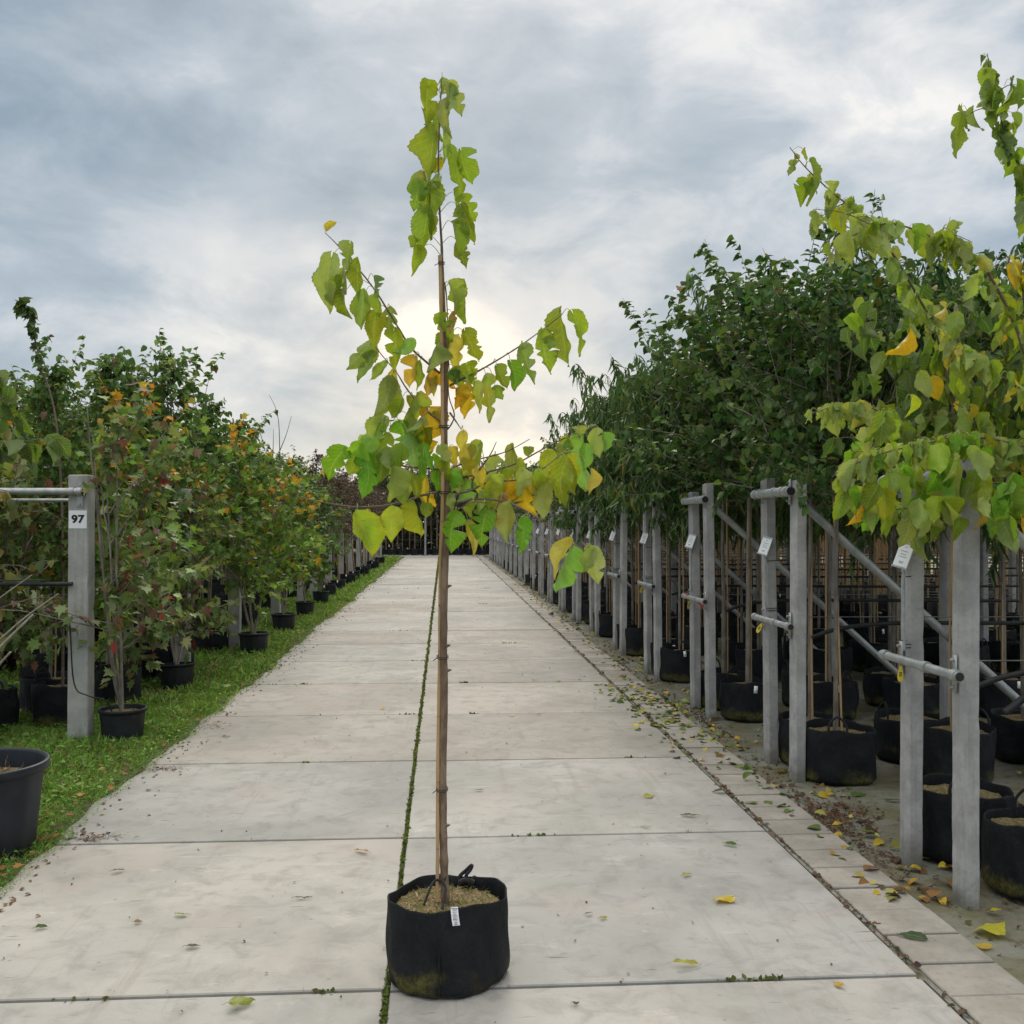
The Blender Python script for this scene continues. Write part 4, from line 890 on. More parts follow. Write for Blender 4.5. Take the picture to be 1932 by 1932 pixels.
# bag
HR, HH = .196, .272
rngh = np.random.default_rng(42); hb = MB()
def hw(a, i, rr, z):
    k = z / HH
    dr = .006 * np.sin(2 * a + .6) + .0035 * np.sin(5 * a + 1 + 3 * k) + .0022 * np.sin(13 * a + 6 * k) + .003 * np.sin(3 * a + 9 * k) - .006 * np.exp(-((np.mod(a + 1.72 + 3.14, 6.28) - 3.14) / .035) ** 2) - .004 * np.exp(-((np.mod(a + 2.12 + 3.14, 6.28) - 3.14) / .03) ** 2)
    dz = (.010 * np.sin(a + 2.6) + .006 * np.sin(4 * a)) * (k > .9)
    return dr * (rr > .05), dz
pr = [(.001, .006), (HR * .90, .0), (HR * .965, .008), (HR * .995, .02)] + [(HR * (.995 + .012 * math.sin(3 * t)), HH * t) for t in np.linspace(.11, .97, 22)] + [(HR * 1.0, HH * .99), (HR * .99, HH + .003), (HR * .975, HH + .001), (HR * .965, HH * .93), (HR * .955, HH * .80), (HR * .95, HH * .72)]
lathe(hb, pr, 120, hw)
pot = hb.build('pot', 'bag_fabric', hero)
sm = MB()
def sw(a, i, rr, zz): return 0 * a, (.004 * np.sin(3 * a + i) + rngh.normal(0, .0035, len(a))) * (i > 0)
lathe(sm, [(HR * k, HH * .84 + .010 * (1 - k)) for k in np.linspace(.002, .925, 22)], 90, sw)
n = 900; rr = HR * .86 * np.sqrt(rngh.uniform(0, 1, n)); aa = rngh.uniform(0, 6.28, n)
so = sm.build('soil', 'potting_soil', pot)
mu = MB(); leaves(mu, BLADE, np.stack([rr * np.cos(aa), rr * np.sin(aa), np.full(n, HH * .85 + .006)], 1), norm(np.stack([rngh.normal(0, 1, n), rngh.normal(0, 1, n), rngh.normal(0.15, .3, n)], 1)), rngh.normal(0, 1, (n, 3)), rngh.uniform(.008, .03, n), palette(rngh, n, [(.36, .27, .14), (.20, .17, .06), (.12, .14, .03), (.50, .42, .26)], [4, 3, 3, 1]))
tag(mu.build('mulch', 'dry_leaf', pot), kind='stuff')
hd = MB()
def hpt(x, y, dy): return rel(at((1000 + x * .36232) / 1.56522, (2300 + y * .36232) / 1.56522, YT_ + dy))
tube(hd, smooth_path([hpt(695, 1030, -.17), hpt(735, 920, -.14), hpt(775, 840, -.11), hpt(820, 825, -.1), hpt(870, 880, -.12), hpt(865, 960, -.15), hpt(845, 1060, -.19)], 7), .0042, 8)
hd.build('handle', 'strap', pot)
hd = MB()
tube(hd, smooth_path([hpt(985, 880, .17), hpt(985, 800, .18), hpt(1040, 745, .18), hpt(1085, 705, .17), hpt(1075, 740, .17), hpt(1040, 790, .16), hpt(1060, 850, .165), hpt(1110, 800, .18), hpt(1110, 900, .17)], 6), .0065, 8)
tube(hd, smooth_path([hpt(990, 850, .16), hpt(1040, 830, .15), hpt(1100, 850, .15)], 5), .012, 8)
hd.build('handle', 'strap', pot)
sl = MB()
for ang in (-1.72,):
    tube(sl, [((HR * 1.004 - .004) * math.cos(ang), (HR * 1.004 - .004) * math.sin(ang), z) for z in np.linspace(.02, HH * .98, 10)], .0022, 5)
tube(sl, [(HR * 1.0 * math.cos(a) + .0, HR * 1.0 * math.sin(a), .014 + .003 * math.sin(9 * a)) for a in np.linspace(0, 6.283, 60)], .0008, 6)
sl.build('seam', 'strap', pot)
tg = MB(); rows = 6
p0, p1 = hpt(942, 1040, -.196), hpt(952, 1190, -.203)
for i in range(rows + 1):
    pass
V = []
for i in range(rows + 1):
    t = i / rows; c = p0 * (1 - t) + p1 * t + np.array([.003 * t * t, -.006 - .004 * math.sin(3 * t), 0])
    for s in (-1, 1): V.append(c + np.array([s * .0115, s * .002, 0]))
for i in range(rows + 1):
    t = i / rows; c = p0 * (1 - t) + p1 * t + np.array([.003 * t * t, -.0045 - .004 * math.sin(3 * t), 0])
    for s in (-1, 1): V.append(c + np.array([s * .0115, s * .002, 0]))
F = [(2 * i, 2 * i + 2, 2 * i + 3, 2 * i + 1) for i in range(rows)] + [(14 + 2 * i, 15 + 2 * i, 17 + 2 * i, 16 + 2 * i) for i in range(rows)] + [(2 * i, 14 + 2 * i, 16 + 2 * i, 2 * i + 2) for i in range(rows)] + [(2 * i + 1, 2 * i + 3, 17 + 2 * i, 15 + 2 * i) for i in range(rows)]
tg.add(V, F); tgo = tg.build('plant_tag', 'card', pot, smooth=False)
pk = MB()
for t, w in ((.06, .0105), (.14, .007), (.24, .008), (.34, .006), (.42, .0085), (.50, .007), (.60, .008), (.66, .006), (.84, .0025), (.80, .0035), (.92, .006)):
    c = p0 * (1 - t) + p1 * t + np.array([.003 * t * t, -.0078 - .004 * math.sin(3 * t), 0]); h_ = .0022 if t < .1 else .0009
    box(pk, (c[0] - w, c[1] - .0005, c[2] - h_), (c[0] + w, c[1] + .0002, c[2] + h_))
pk.build('printed_lines', 'card_ink', tgo, smooth=False)
# trunk and leader
tr = MB()
pts = [(840, 1705, .0145), (838, 1640, .0140), (836, 1560, .0138), (835, 1450, .0134), (838, 1330, .0128), (837, 1220, .0124), (838, 1130, .012), (840, 1040, .0125), (843, 965, .0115), (841, 900, .0112), (839, 830, .0100), (840, 760, .0090), (842, 700, .0078), (840, 640, .0066), (838, 590, .0060), (836, 540, .0052), (834, 485, .0046), (833, 455, .0042), (831, 425, .0038), (829, 385, .0034), (828, 345, .0030), (827, 300, .0027), (829, 240, .0022), (832, 180, .0018), (834, 146, .0014)]
P = smooth_path([hp((u, v)) for u, v, r in pts], 5); r_ = np.interp(np.linspace(0, 1, len(P)), np.linspace(0, 1, len(pts)), [p[2] for p in pts])
r_ = r_ * (1 + .05 * rngh.normal(0, 1, len(P))); tube(tr, P, r_, 12)
for (x, y) in [(912, 1220), (880, 1330), (905, 1560), (912, 1700), (880, 930)]:    # knots (second view)
    q = hp(c2(x, y)); tube(tr, [q, q + [.012 * np.sign(x - 890), -.006, .003]], [.007, .003], 6)
for (x, y) in [(850, 480), (880, 380), (835, 180)]:
    q = hpt(x, y, -.006); tube(tr, [q, q + [.010 * np.sign(x - 845), -.008, .004]], [.007, .003], 6)
tr.build('trunk', 'bark', hero)
# branches, each its own part
BR = [
 ([c1(868, 1840), c1(790, 1775), c1(700, 1690), c1(600, 1530), c1(520, 1400), c1(440, 1290), c1(360, 1200), c1(280, 1105), c1(215, 1040)], [0, -.02, -.03, -.05, -.06, -.06, -.07, -.08, -.08], .0045),
 ([c1(925, 1910), c1(1000, 1870), c1(1100, 1820), c1(1220, 1750), c1(1330, 1680), c1(1440, 1600), c1(1560, 1510)], [0, -.03, -.05, -.07, -.09, -.1, -.1], .0042),
 ([c2(885, 290), c2(770, 200), c2(680, 95), c2(620, 0), c2(540, -95), c2(470, -185)], [0, .04, .06, .08, .1, .1], .0038),
 ([c2(880, 555), c2(770, 545), c2(670, 535), c2(580, 515), c2(480, 490), c2(400, 462), c2(320, 440)], [0, -.05, -.08, -.1, -.13, -.15, -.16], .0040),
 ([c2(880, 680), c2(750, 705), c2(680, 735), c2(600, 752), c2(500, 765), c2(400, 768), c2(300, 758), c2(200, 740), c2(120, 722), c2(45, 705)], [0, -.03, -.05, -.07, -.08, -.1, -.1, -.11, -.12, -.12], .0044),
 ([c2(740, 705), c2(690, 750), c2(640, 772), c2(580, 790), c2(520, 800), c2(500, 820)], [-.03, -.06, -.08, -.1, -.11, -.11], .0024),
 ([c2(905, 720), c2(980, 690), c2(1050, 670), c2(1150, 625), c2(1320, 610), c2(1450, 550), c2(1575, 455)], [0, -.03, -.05, -.06, -.08, -.1, -.12], .0052),
 ([c2(900, 640), c2(1000, 600), c2(1130, 570), c2(1300, 520), c2(1450, 440), c2(1620, 355), c2(1700, 330)], [0, .03, .05, .08, .1, .12, .13], .0045),
 ([c2(900, 560), c2(1000, 520), c2(1090, 495), c2(1250, 450), c2(1380, 380)], [0, .05, .08, .12, .15], .0036),
 ([c2(1050, 660), c2(1060, 600), c2(1120, 520), c2(1160, 460), c2(1190, 395)], [-.05, -.07, -.09, -.1, -.1], .0040),
 ([c2(905, 760), c2(1000, 735), c2(1120, 720), c2(1280, 750), c2(1400, 815), c2(1480, 870), c2(1550, 940), c2(1620, 975), c2(1690, 1012)], [0, -.07, -.11, -.16, -.19, -.2, -.22, -.24, -.25], .0036),
 ([c1(893, 1320), c1(905, 1400), c1(912, 1560), c1(916, 1700), c1(922, 1830)], [.01, .01, .012, .014, .01], .0028),
 ([c2(905, 330), c2(930, 300), c2(950, 240), c2(920, 140), c2(915, 20)], [.0, .01, .015, .012, .01], .0030),
 ([c2(925, 230), c2(960, 280), c2(990, 325)], [0, -.02, -.03], .0036),
 ([c2(600, 275), c2(550, 272), c2(490, 265)], [.02, .02, .02], .0028),
 ([c2(900, 830), c2(980, 775), c2(1040, 740), c2(1120, 740)], [0, -.08, -.11, -.13], .0026),
]
allb = [P]
for uv, dys, r0 in BR:
    b = MB(); Q = smooth_path([hp(p, dy) for p, dy in zip(uv, dys)], 5); tube(b, Q, np.linspace(r0, .0013, len(Q)) * (1 + .08 * rngh.normal(0, 1, len(Q))), 8)
    b.build('branch', 'twig', hero); allb.append(Q)
allp = np.concatenate(allb)
LV1 = """880 155 868 262 112 g 2;800 202 792 455 100 y 2;922 200 938 400 85 g 1;925 192 988 380 80 l 1;906 288 930 500 62 l 0;870 318 866 515 105 g 2;897 440 890 642 55 l 0;832 462 800 790 150 y 0;768 690 792 822 120 y 0;748 745 718 920 105 g 1;820 785 862 1048 95 g 0;800 815 762 905 85 g 0;800 905 765 1150 130 g 0;742 1078 690 1118 60 g 0;748 1128 702 1280 88 y 0;932 572 962 905 95 g 1;988 572 1022 760 115 g 2;1002 832 1056 978 115 g 2;952 990 985 1172 95 g 0;992 892 1032 1095 105 g 1;982 1098 1030 1235 88 g 1;922 1332 972 1500 92 l 1;1002 1332 1012 1562 108 g 1;942 1500 955 1622 62 r 1;1012 1600 1052 1772 102 y 1;984 1640 970 1850 92 Y 1;850 1520 935 1662 110 g 2;884 1622 910 1770 115 g 2;845 1690 828 1842 112 g 1;248 1182 204 1482 150 l 1;288 1290 262 1402 92 g 0;352 1102 318 1272 100 g 2;324 1252 332 1392 70 l 0;322 1372 316 1525 102 g 0;398 1202 402 1422 78 g 0;434 1382 420 1592 98 g 0;492 1292 512 1402 56 d 1;512 1392 500 1512 66 g 0;504 1502 500 1700 102 y 0;584 1472 570 1592 98 g 2;604 1602 600 1832 92 y 1;715 1655 595 1725 80 b 0;475 1672 345 1832 125 g 2;494 1732 422 1912 102 g 1;555 1782 460 1868 66 l 0;722 1752 690 1925 85 o 2;752 1782 762 1930 52 g 0;812 1822 800 1992 86 o 1;868 1842 965 1925 62 o 0;962 1822 962 1905 82 d 0;1022 1792 1060 1905 95 y 1;1192 1802 1242 1932 92 g 1;1272 1782 1295 1942 98 b 0;1342 1692 1424 1900 118 g 2;1452 1612 1528 1832 112 g 2;1552 1492 1588 1804 118 g 2;1625 1502 1692 1732 118 y 2;216 1015 276 975 46 Y 0;880 620 800 700 60 y 0;860 720 740 800 70 l 0"""
LV2 = """585 42 492 265 138 g 0;602 0 600 232 58 Y 0;744 122 660 300 115 y 0;645 152 580 262 92 g 0;805 222 832 452 170 o 2;552 272 378 432 125 l 2;642 292 662 482 138 b 2;412 402 348 470 115 b 0;582 362 500 445 90 g 1;322 442 228 622 130 b 2;402 482 345 592 112 g 1;446 482 420 722 142 b 1;522 442 470 562 92 g 0;702 372 726 578 118 b 1;592 552 575 742 118 y 0;604 500 545 602 95 y 0;684 572 690 702 100 y 1;762 500 766 652 44 b 0;842 482 850 662 62 b 0;784 602 790 762 62 Y 0;822 702 830 772 42 o 0;964 102 970 212 74 o 1;1024 82 1030 268 98 o 1;1082 62 1090 232 62 y 0;1134 32 1172 288 115 y 2;1184 82 1225 158 72 g 1;1002 342 1000 472 62 Y 0;964 432 960 532 92 Y 1;1086 412 962 622 115 l 1;902 502 910 642 62 y 0;944 562 930 682 82 b 0;1004 622 985 762 112 b 1;934 702 940 802 52 g 0;1064 562 1132 642 82 Y 0;1104 682 1110 802 82 y 0;1154 602 1180 792 82 l 0;1204 592 1202 722 92 y 1;1284 442 1262 772 102 l 0;1224 510 1200 582 62 g 0;1374 430 1372 482 62 g 0;1394 582 1390 702 72 Y 0;1354 662 1392 832 112 o 2;1484 452 1490 592 92 y 0;1494 592 1482 852 128 y 0;1584 512 1592 772 118 y 1;1664 382 1682 682 145 b 2;1654 312 1662 372 82 l 1;1764 332 1782 492 102 l 1;1804 352 1812 452 72 b 0;1734 562 1722 700 52 Y 0;1594 372 1600 482 82 y 0;1224 702 1190 872 82 r 1;1254 762 1236 982 98 y 0;1064 742 1040 842 82 y 0;1134 792 1092 992 132 b 2;1034 862 1062 1057 72 Y 0;1354 842 1330 1037 118 b 2;954 812 930 1037 120 b 2;714 752 740 947 122 y 0;774 752 790 832 62 g 0;604 782 590 972 102 y 1;464 792 490 922 82 y 0;394 815 437 1062 152 y 0;1604 962 1488 1152 76 Y 1;1614 1012 1540 1262 135 b 2;1722 1000 1700 1140 82 l 0;1748 1012 1772 1212 112 l 1;700 250 760 400 80 y 0;820 330 770 470 80 y 1;780 420 830 560 90 b 1;870 420 900 520 70 y 0;640 620 660 760 90 y 0;720 600 735 720 70 y 0;560 440 600 560 90 g 0;1110 560 1090 700 70 y 0;1250 560 1240 690 80 y 0;1430 560 1420 680 80 y 0;1540 420 1560 560 80 y 0;1320 500 1330 640 80 y 0;1000 520 1040 620 80 Y 0;540 300 470 420 110 g 1;480 380 430 500 100 b 1;560 480 540 620 100 g 0;640 420 620 560 110 g 1;740 300 730 420 90 g 2;860 560 880 700 70 b 0;980 560 960 700 90 y 1;1040 420 1000 560 90 Y 0;1180 640 1150 780 90 y 1;1340 560 1310 720 90 l 0;1440 600 1430 740 90 y 0;1540 620 1560 760 90 y 1;1620 560 1640 700 90 y 0;1180 480 1150 600 80 l 1;1280 620 1240 780 90 o 0;880 220 860 340 80 g 1;1700 420 1690 560 80 b 0;1620 480 1640 640 80 y 1;950 -20 1000 90 80 y 1;1050 -20 1060 80 80 y 0;830 20 840 120 60 y 0;700 140 720 260 80 y 1;760 260 700 360 80 g 0"""
crown = MB(); pet = MB()
for txt, cf in ((LV1, c1), (LV2, c2)):
    for row in txt.split(';'):
        a = row.split(); x0, y0, x1, y1, w = map(float, a[:5]); cc, ye = CL[a[5]]; lob = int(a[6])
        pb = hp(cf(x0, y0)); q = allp[np.argmin(np.linalg.norm((allp - pb)[:, [0, 2]], axis=1) + .0)]
        dy = q[1] + rngh.uniform(-.05, .035); dy = dy if abs(q[0]) > .03 else rngh.choice([-.05, -.035, .03]) + q[1]
        b0 = hp(cf(x0, y0), dy); t0 = hp(cf(x1, y1), dy + rngh.uniform(-.02, .02))
        mulberry_leaf(crown, b0, t0, w * k1 / 1932 * YT_ * 1.06, cc, ye * rngh.uniform(.3, 1.1), rngh, lob)
        if np.linalg.norm(q - b0) < .16:
            far = np.linalg.norm(allp - b0, axis=1); q2 = allp[np.argmin(far + .3 * np.abs(allp[:, 2] - b0[2] + .02))]
            tube(pet, smooth_path([q2, (q2 + b0) / 2 + [0, -.004, .014 + .15 * np.linalg.norm(q2 - b0)], b0 + (t0 - b0) * .03], 4), np.linspace(.0013, .0009, 9), 5, cap=False)
cr = crown.build('crown', 'mulberry_leaf', hero); tag(pet.build('petioles', 'petiole', cr), kind='stuff')
# stake and ties
st = MB(); spts = [(825, 1700, -.02), (825.5, 1600, -.016), (826, 1450, -.006), (829.5, 1240, .008), (831, 1060, .006), (834.5, 960, -.022), (835, 800, -.022), (833, 620, -.018), (830, 482, -.012)]
SPp = smooth_path([hp((u, v), dy) for u, v, dy in spts], 6); rr_ = np.linspace(.0060, .0062, len(SPp)); rr_[::4] *= 1.14; tube(st, SPp, rr_, 10); st.build('stake', 'bamboo', hero)
for (u, v, w) in ((834, 1490, .019), (835, 1241, .019), (838, 930, .020), (838, 806, .016), (833, 498, .011), (832, 1658, .016)):
    tb_ = MB(); c = hp((u, v), -.012)
    for dz in (0, .006): tube(tb_, [c + [w * math.cos(a), w * 1.25 * math.sin(a), dz + .003 * math.sin(a)] for a in np.linspace(0, 6.283, 22)], .0016, 5)
    tube(tb_, [c + [-w, -.005, 0], c + [-w - .012, -.012, -.008]], .0014, 5); tb_.build('tie', 'tie', hero)

# ------------------------------------------------------------------ right foreground mulberries
def px(lst): return [np.array(p, float) for p in lst]
def fore_tree(x, y, bi, label, branches, seed, dens, crownkey=None):
    rg = np.random.default_rng(seed)
    t = thing('mulberry_tree', (x, y, 0), label, 'potted tree', 'potted trees in rows behind the posts')
    bm, so, hd, r, h = BAGS[bi]; p = use('pot', bm, t); use('handle', hd, p); use('soil', so, p)
    tk = MB(); top = 3.3 if x > 2.4 else 2.3; tube(tk, smooth_path([(0, 0, h * .8), (.01, 0, 1.0), (-.01, .01, 1.8), (.0, .01, 2.5), (.02, 0, top)], 6), np.linspace(.019, .003, 25), 10); tk.build('trunk', 'bark_grey', t)
    use('stake', STAKE, t, (-.03, -.015, h * .7)); cr = MB(); pe = MB()
    for pts, Ys, r0, dn, pal in branches:
        Q = smooth_path([at(u, v, yy) - np.array([x, y, 0]) for (u, v), yy in zip(pts, Ys)], 6); b = MB(); b2 = b; tube(b, Q, np.linspace(r0, .0016, len(Q)), 7)
        seg = np.linalg.norm(np.diff(Q, axis=0), axis=1); L = seg.sum(); cum = np.concatenate([[0], np.cumsum(seg)]); nl = int(L / dn / 1.35)
        nl = max(4, int(nl * .95)); spots = []
        for i in range(nl):
            s_ = (i + rg.uniform(.1, .9)) / nl * L; spots.append((np.array([np.interp(s_, cum, Q[:, c]) for c in range(3)]), i > nl - 4))
        for q in range(int(L / .28)):
            s_ = rg.uniform(.05, .9) * L; p0 = np.array([np.interp(s_, cum, Q[:, c]) for c in range(3)]); tl = rg.uniform(.10, .26)
            dv = norm(rg.normal(0, .8, 3) + np.array([-.3, -.1, .1])); tq = smooth_path([p0, p0 + dv * tl * .5 + [0, 0, .01], p0 + dv * tl + [0, 0, -.02]], 3)
            tube(b2, tq, np.linspace(.0026, .0012, len(tq)), 5, cap=False)
            for w in range(int(rg.integers(3, 6))): spots.append((tq[int(rg.integers(1, len(tq)))] + rg.normal(0, .008, 3), False))
        for pnt, small in spots:
            pet_v = np.array([rg.normal(0, .022), rg.normal(0, .022), rg.uniform(-.005, .014)]); b0 = pnt + pet_v
            LL = rg.uniform(.055, .125) * (.6 if small else 1); dd = norm(np.array([rg.normal(0, .26), rg.normal(0, .22), -1.0])); key = pal[int(rg.integers(0, len(pal)))]
            cc, ye = CL[key]; mulberry_leaf(cr, b0, b0 + dd * LL, LL * rg.uniform(.46, .70), cc, ye * rg.uniform(.1, .8), rg, int(rg.choice([0, 0, 1, 2])), rows=18, face=(rg.normal(0, .5), -1, .1))
            tube(pe, smooth_path([pnt, (pnt + b0) / 2 + [0, 0, .014], b0 + dd * .004], 3), .0011, 4, cap=False)
        b.build('branch', 'twig', t)
    return t, cr, pe, rg
A = [((1490, 278), (1519, 315), (1569, 362), (1617, 400), (1660, 450), (1691, 489), (1746, 584), (1790, 690), (1840, 800)), ]
t1, cr1, pe1, rg1 = fore_tree(2.44, 4.08, 0, 'pale lime mulberry overhanging the nearest post pair at the right edge', [
    (((2010, 900), (1932, 664), (1918, 621), (1889, 558), (1850, 497), (1799, 465), (1773, 452), (1699, 425), (1654, 425), (1600, 450), (1565, 480)), (4.1, 4.1, 4.1, 4.1, 4.08, 4.05, 4.0, 4.0, 3.95, 3.9, 3.9), .008, .017, 'glylgl'),
    (((2000, 780), (1932, 738), (1880, 705), (1839, 680), (1786, 637), (1750, 622)), (4.0, 3.95, 3.9, 3.88, 3.85, 3.85), .007, .020, 'gylYg'),
    (((2000, 860), (1932, 843), (1871, 828), (1805, 824), (1738, 838), (1659, 857), (1590, 886), (1570, 900)), (4.0, 3.95, 3.9, 3.85, 3.8, 3.75, 3.7, 3.7), .006, .013, 'bglyg'),
    (((2000, 960), (1932, 953), (1897, 949), (1860, 949)), (3.9, 3.85, 3.8, 3.78), .005, .011, 'bgl'),
    (((2000, 500), (1960, 400), (1932, 331), (1916, 296), (1897, 254), (1884, 206), (1871, 159), (1863, 101)), (4.1, 4.1, 4.1, 4.1, 4.1, 4.1, 4.1, 4.1), .006, .013, 'ggdg'),
    (((1990, 800), (1960, 700), (1930, 560), (1945, 450)), (4.15, 4.2, 4.2, 4.2), .006, .025, 'gyYo'),
    (((1990, 880), (1900, 850), (1850, 790), (1800, 760)), (4.1, 4.1, 4.05, 4.0), .005, .022, 'gylY')], 900, .02)
t2, cr2, pe2, rg2 = fore_tree(2.36, 4.56, 1, 'green and yellow mulberry rising behind the nearest post pair', [
    (((1835, 900), (1800, 760), (1762, 611), (1746, 584), (1691, 489), (1650, 430), (1617, 400), (1569, 362), (1519, 315), (1490, 278)), (4.56, 4.5, 4.45, 4.4, 4.35, 4.35, 4.3, 4.25, 4.2, 4.2), .008, .020, 'lgylg'),
    (((1835, 900), (1786, 812), (1733, 730), (1686, 650), (1667, 621)), (4.56, 4.6, 4.65, 4.7, 4.7), .007, .020, 'gdlg'),
    (((1835, 930), (1786, 870), (1725, 833), (1654, 774), (1611, 767), (1574, 767), (1532, 780)), (4.56, 4.5, 4.45, 4.4, 4.35, 4.35, 4.3), .006, .014, 'glgl'),
    (((1835, 950), (1786, 812), (1750, 780), (1707, 740)), (4.56, 4.6, 4.65, 4.7), .006, .028, 'gdd'),
    (((1835, 950), (1813, 903), (1752, 891), (1712, 878)), (4.5, 4.3, 4.2, 4.1), .005, .016, 'gbyo'),
    (((1835, 970), (1780, 945), (1733, 955), (1686, 962), (1638, 965)), (4.5, 4.3, 4.2, 4.15, 4.1), .005, .017, 'bglg'),
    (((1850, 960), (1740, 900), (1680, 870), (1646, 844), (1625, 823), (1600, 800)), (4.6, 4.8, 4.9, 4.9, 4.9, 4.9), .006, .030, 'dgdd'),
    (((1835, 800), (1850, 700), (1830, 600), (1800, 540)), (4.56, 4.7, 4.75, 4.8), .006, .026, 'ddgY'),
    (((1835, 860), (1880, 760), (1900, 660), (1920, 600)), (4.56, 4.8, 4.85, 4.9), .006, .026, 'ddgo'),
    (((1835, 960), (1890, 920), (1930, 900)), (4.5, 4.3, 4.2), .005, .018, 'bgyYo')], 901, .02)
def fill(cr, rg, t, n, ub, vb, yb, pal, x, y):
    for _ in range(n):
        u, v, yy = rg.uniform(*ub), rg.uniform(*vb), rg.uniform(*yb)
        if v < 560 and u < 1650: continue
        if (u - 1560) * .8 + (v - 480) < 60: continue
        b0 = at(u, v, yy) - np.array([x, y, 0]); LL = rg.uniform(.08, .13); dd = norm(np.array([rg.normal(0, .3), rg.normal(0, .3), -1.0])); cc, ye = CL[pal[int(rg.integers(0, len(pal)))]]
        mulberry_leaf(cr, b0, b0 + dd * LL, LL * rg.uniform(.55, .75), cc, ye * rg.uniform(.1, .7), rg, int(rg.choice([0, 0, 1])), rows=13, face=(rg.normal(0, .5), -1, .3))
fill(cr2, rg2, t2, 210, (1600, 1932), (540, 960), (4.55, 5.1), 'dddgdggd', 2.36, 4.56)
fill(cr1, rg1, t1, 14, (1700, 1932), (620, 980), (3.95, 4.3), 'gylgogl', 2.44, 4.08)
fill(cr1, rg1, t1, 46, (1590, 1932), (868, 985), (3.72, 3.95), 'gbylgoyg', 2.44, 4.08)
fill(cr1, rg1, t1, 16, (1740, 1860), (840, 950), (3.70, 3.90), 'gblyg', 2.44, 4.08)
for t_, cr_, pe_ in ((t1, cr1, pe1), (t2, cr2, pe2)): o = cr_.build('crown', 'mulberry_leaf', t_); tag(pe_.build('petioles', 'petiole', o), kind='stuff')

# ------------------------------------------------------------------ big pot and its tree at the left edge
bp = thing('hornbeam_tree', (-2.127, 4.84, 0), 'tree in big dark blue pot at the left edge, large leaves hanging above', 'potted tree')
pm_ = plastic_mesh(.308, .418, 'plastic_blue'); po = use('pot', pm_, bp); use('soil', soil_mesh(99, .27, .33), po)
tk = MB(); tube(tk, smooth_path([(-.12, 0, .33), (-.13, 0, 1.0), (-.16, .02, 1.8), (-.15, 0, 2.3)], 6), np.linspace(.02, .006, 19), 10); tk.build('trunk', 'bark_grey', bp)
rgl = np.random.default_rng(31); cr = MB()
for (a, b) in [((-60, 870), (125, 820)), ((-60, 790), (60, 735)), ((-60, 830), (50, 770)), ((-50, 870), (40, 840)), ((-60, 750), (10, 715))]:
    Q = smooth_path([at(*a, 4.7) - np.array([-2.127, 4.84, 0]), at((a[0] + b[0]) / 2, (a[1] + b[1]) / 2 - 8, 4.7) - np.array([-2.127, 4.84, 0]), at(*b, 4.65) - np.array([-2.127, 4.84, 0])], 6)
    bb = MB(); tube(bb, Q, np.linspace(.005, .0015, len(Q)), 6); bb.build('branch', 'twig', bp)
    for i in range(9):
        pnt = Q[int(rgl.integers(1, len(Q)))] + rgl.normal(0, .015, 3); LL = rgl.uniform(.06, .105); dd = norm(np.array([rgl.normal(.25, .4), rgl.normal(0, .4), -.9]))
        mulberry_leaf(cr, pnt, pnt + dd * LL, LL * .72, (.085, .17, .035), .08, rgl, 0, rows=10)
cr.build('crown', 'mulberry_leaf', bp)
dn = MB(); nn = 220; aa = rgl.uniform(0, 6.28, nn); rr = .2 * np.sqrt(rgl.uniform(0, 1, nn))
leaves(dn, BLADE, np.stack([rr * np.cos(aa), rr * np.sin(aa), np.full(nn, .35)], 1), norm(rgl.normal(0, 1, (nn, 3)) + [0, 0, .6]), rgl.normal(0, 1, (nn, 3)), rgl.uniform(.03, .09, nn), palette(rgl, nn, [(.2, .13, .07), (.10, .06, .04)], [1, 1]))
tag(dn.build('dead_stems', 'dry_leaf', bp), kind='stuff')
# thin hose by the 97 post
h_ = MB(); tube(h_, smooth_path([at(132, 1180, 7.05), at(140, 1290, 7.05), at(165, 1312, 7.0), at(200, 1322, 7.05), at(212, 1345, 7.15)], 6), .005, 6)
tag(h_.build('drip_hose', 'rubber'), 'thin black drip hose sagging from the 97 post into the maple pot', 'hose')
# bare shoots above the left trees
bs = MB()
for pts, in [([(528, 860), (526, 800), (520, 770), (508, 745)],), ([(528, 850), (540, 820), (550, 785)],), ([(500, 850), (490, 815), (476, 788)],), ([(515, 860), (516, 810)],)]:
    tube(bs, smooth_path([at(u, v, 17) for u, v in pts], 4), np.linspace(.008, .003, (len(pts) - 1) * 4 + 1), 5)
bt = thing('bare_tree', (at(528, 900, 17)[0], 17, 0), 'bare leafless shoots poking above the green trees on the left', 'bare tree')
o = bs.build('branch', 'twig', bt); o.location = (-bt.location.x, -17, 0)
b_ = MB(); tube(b_, [(0, 0, 0), (0, 0, 1.3), (0, 0, at(528, 855, 17)[2])], [.02, .014, .008], 7); b_.build('trunk', 'twig', bt)
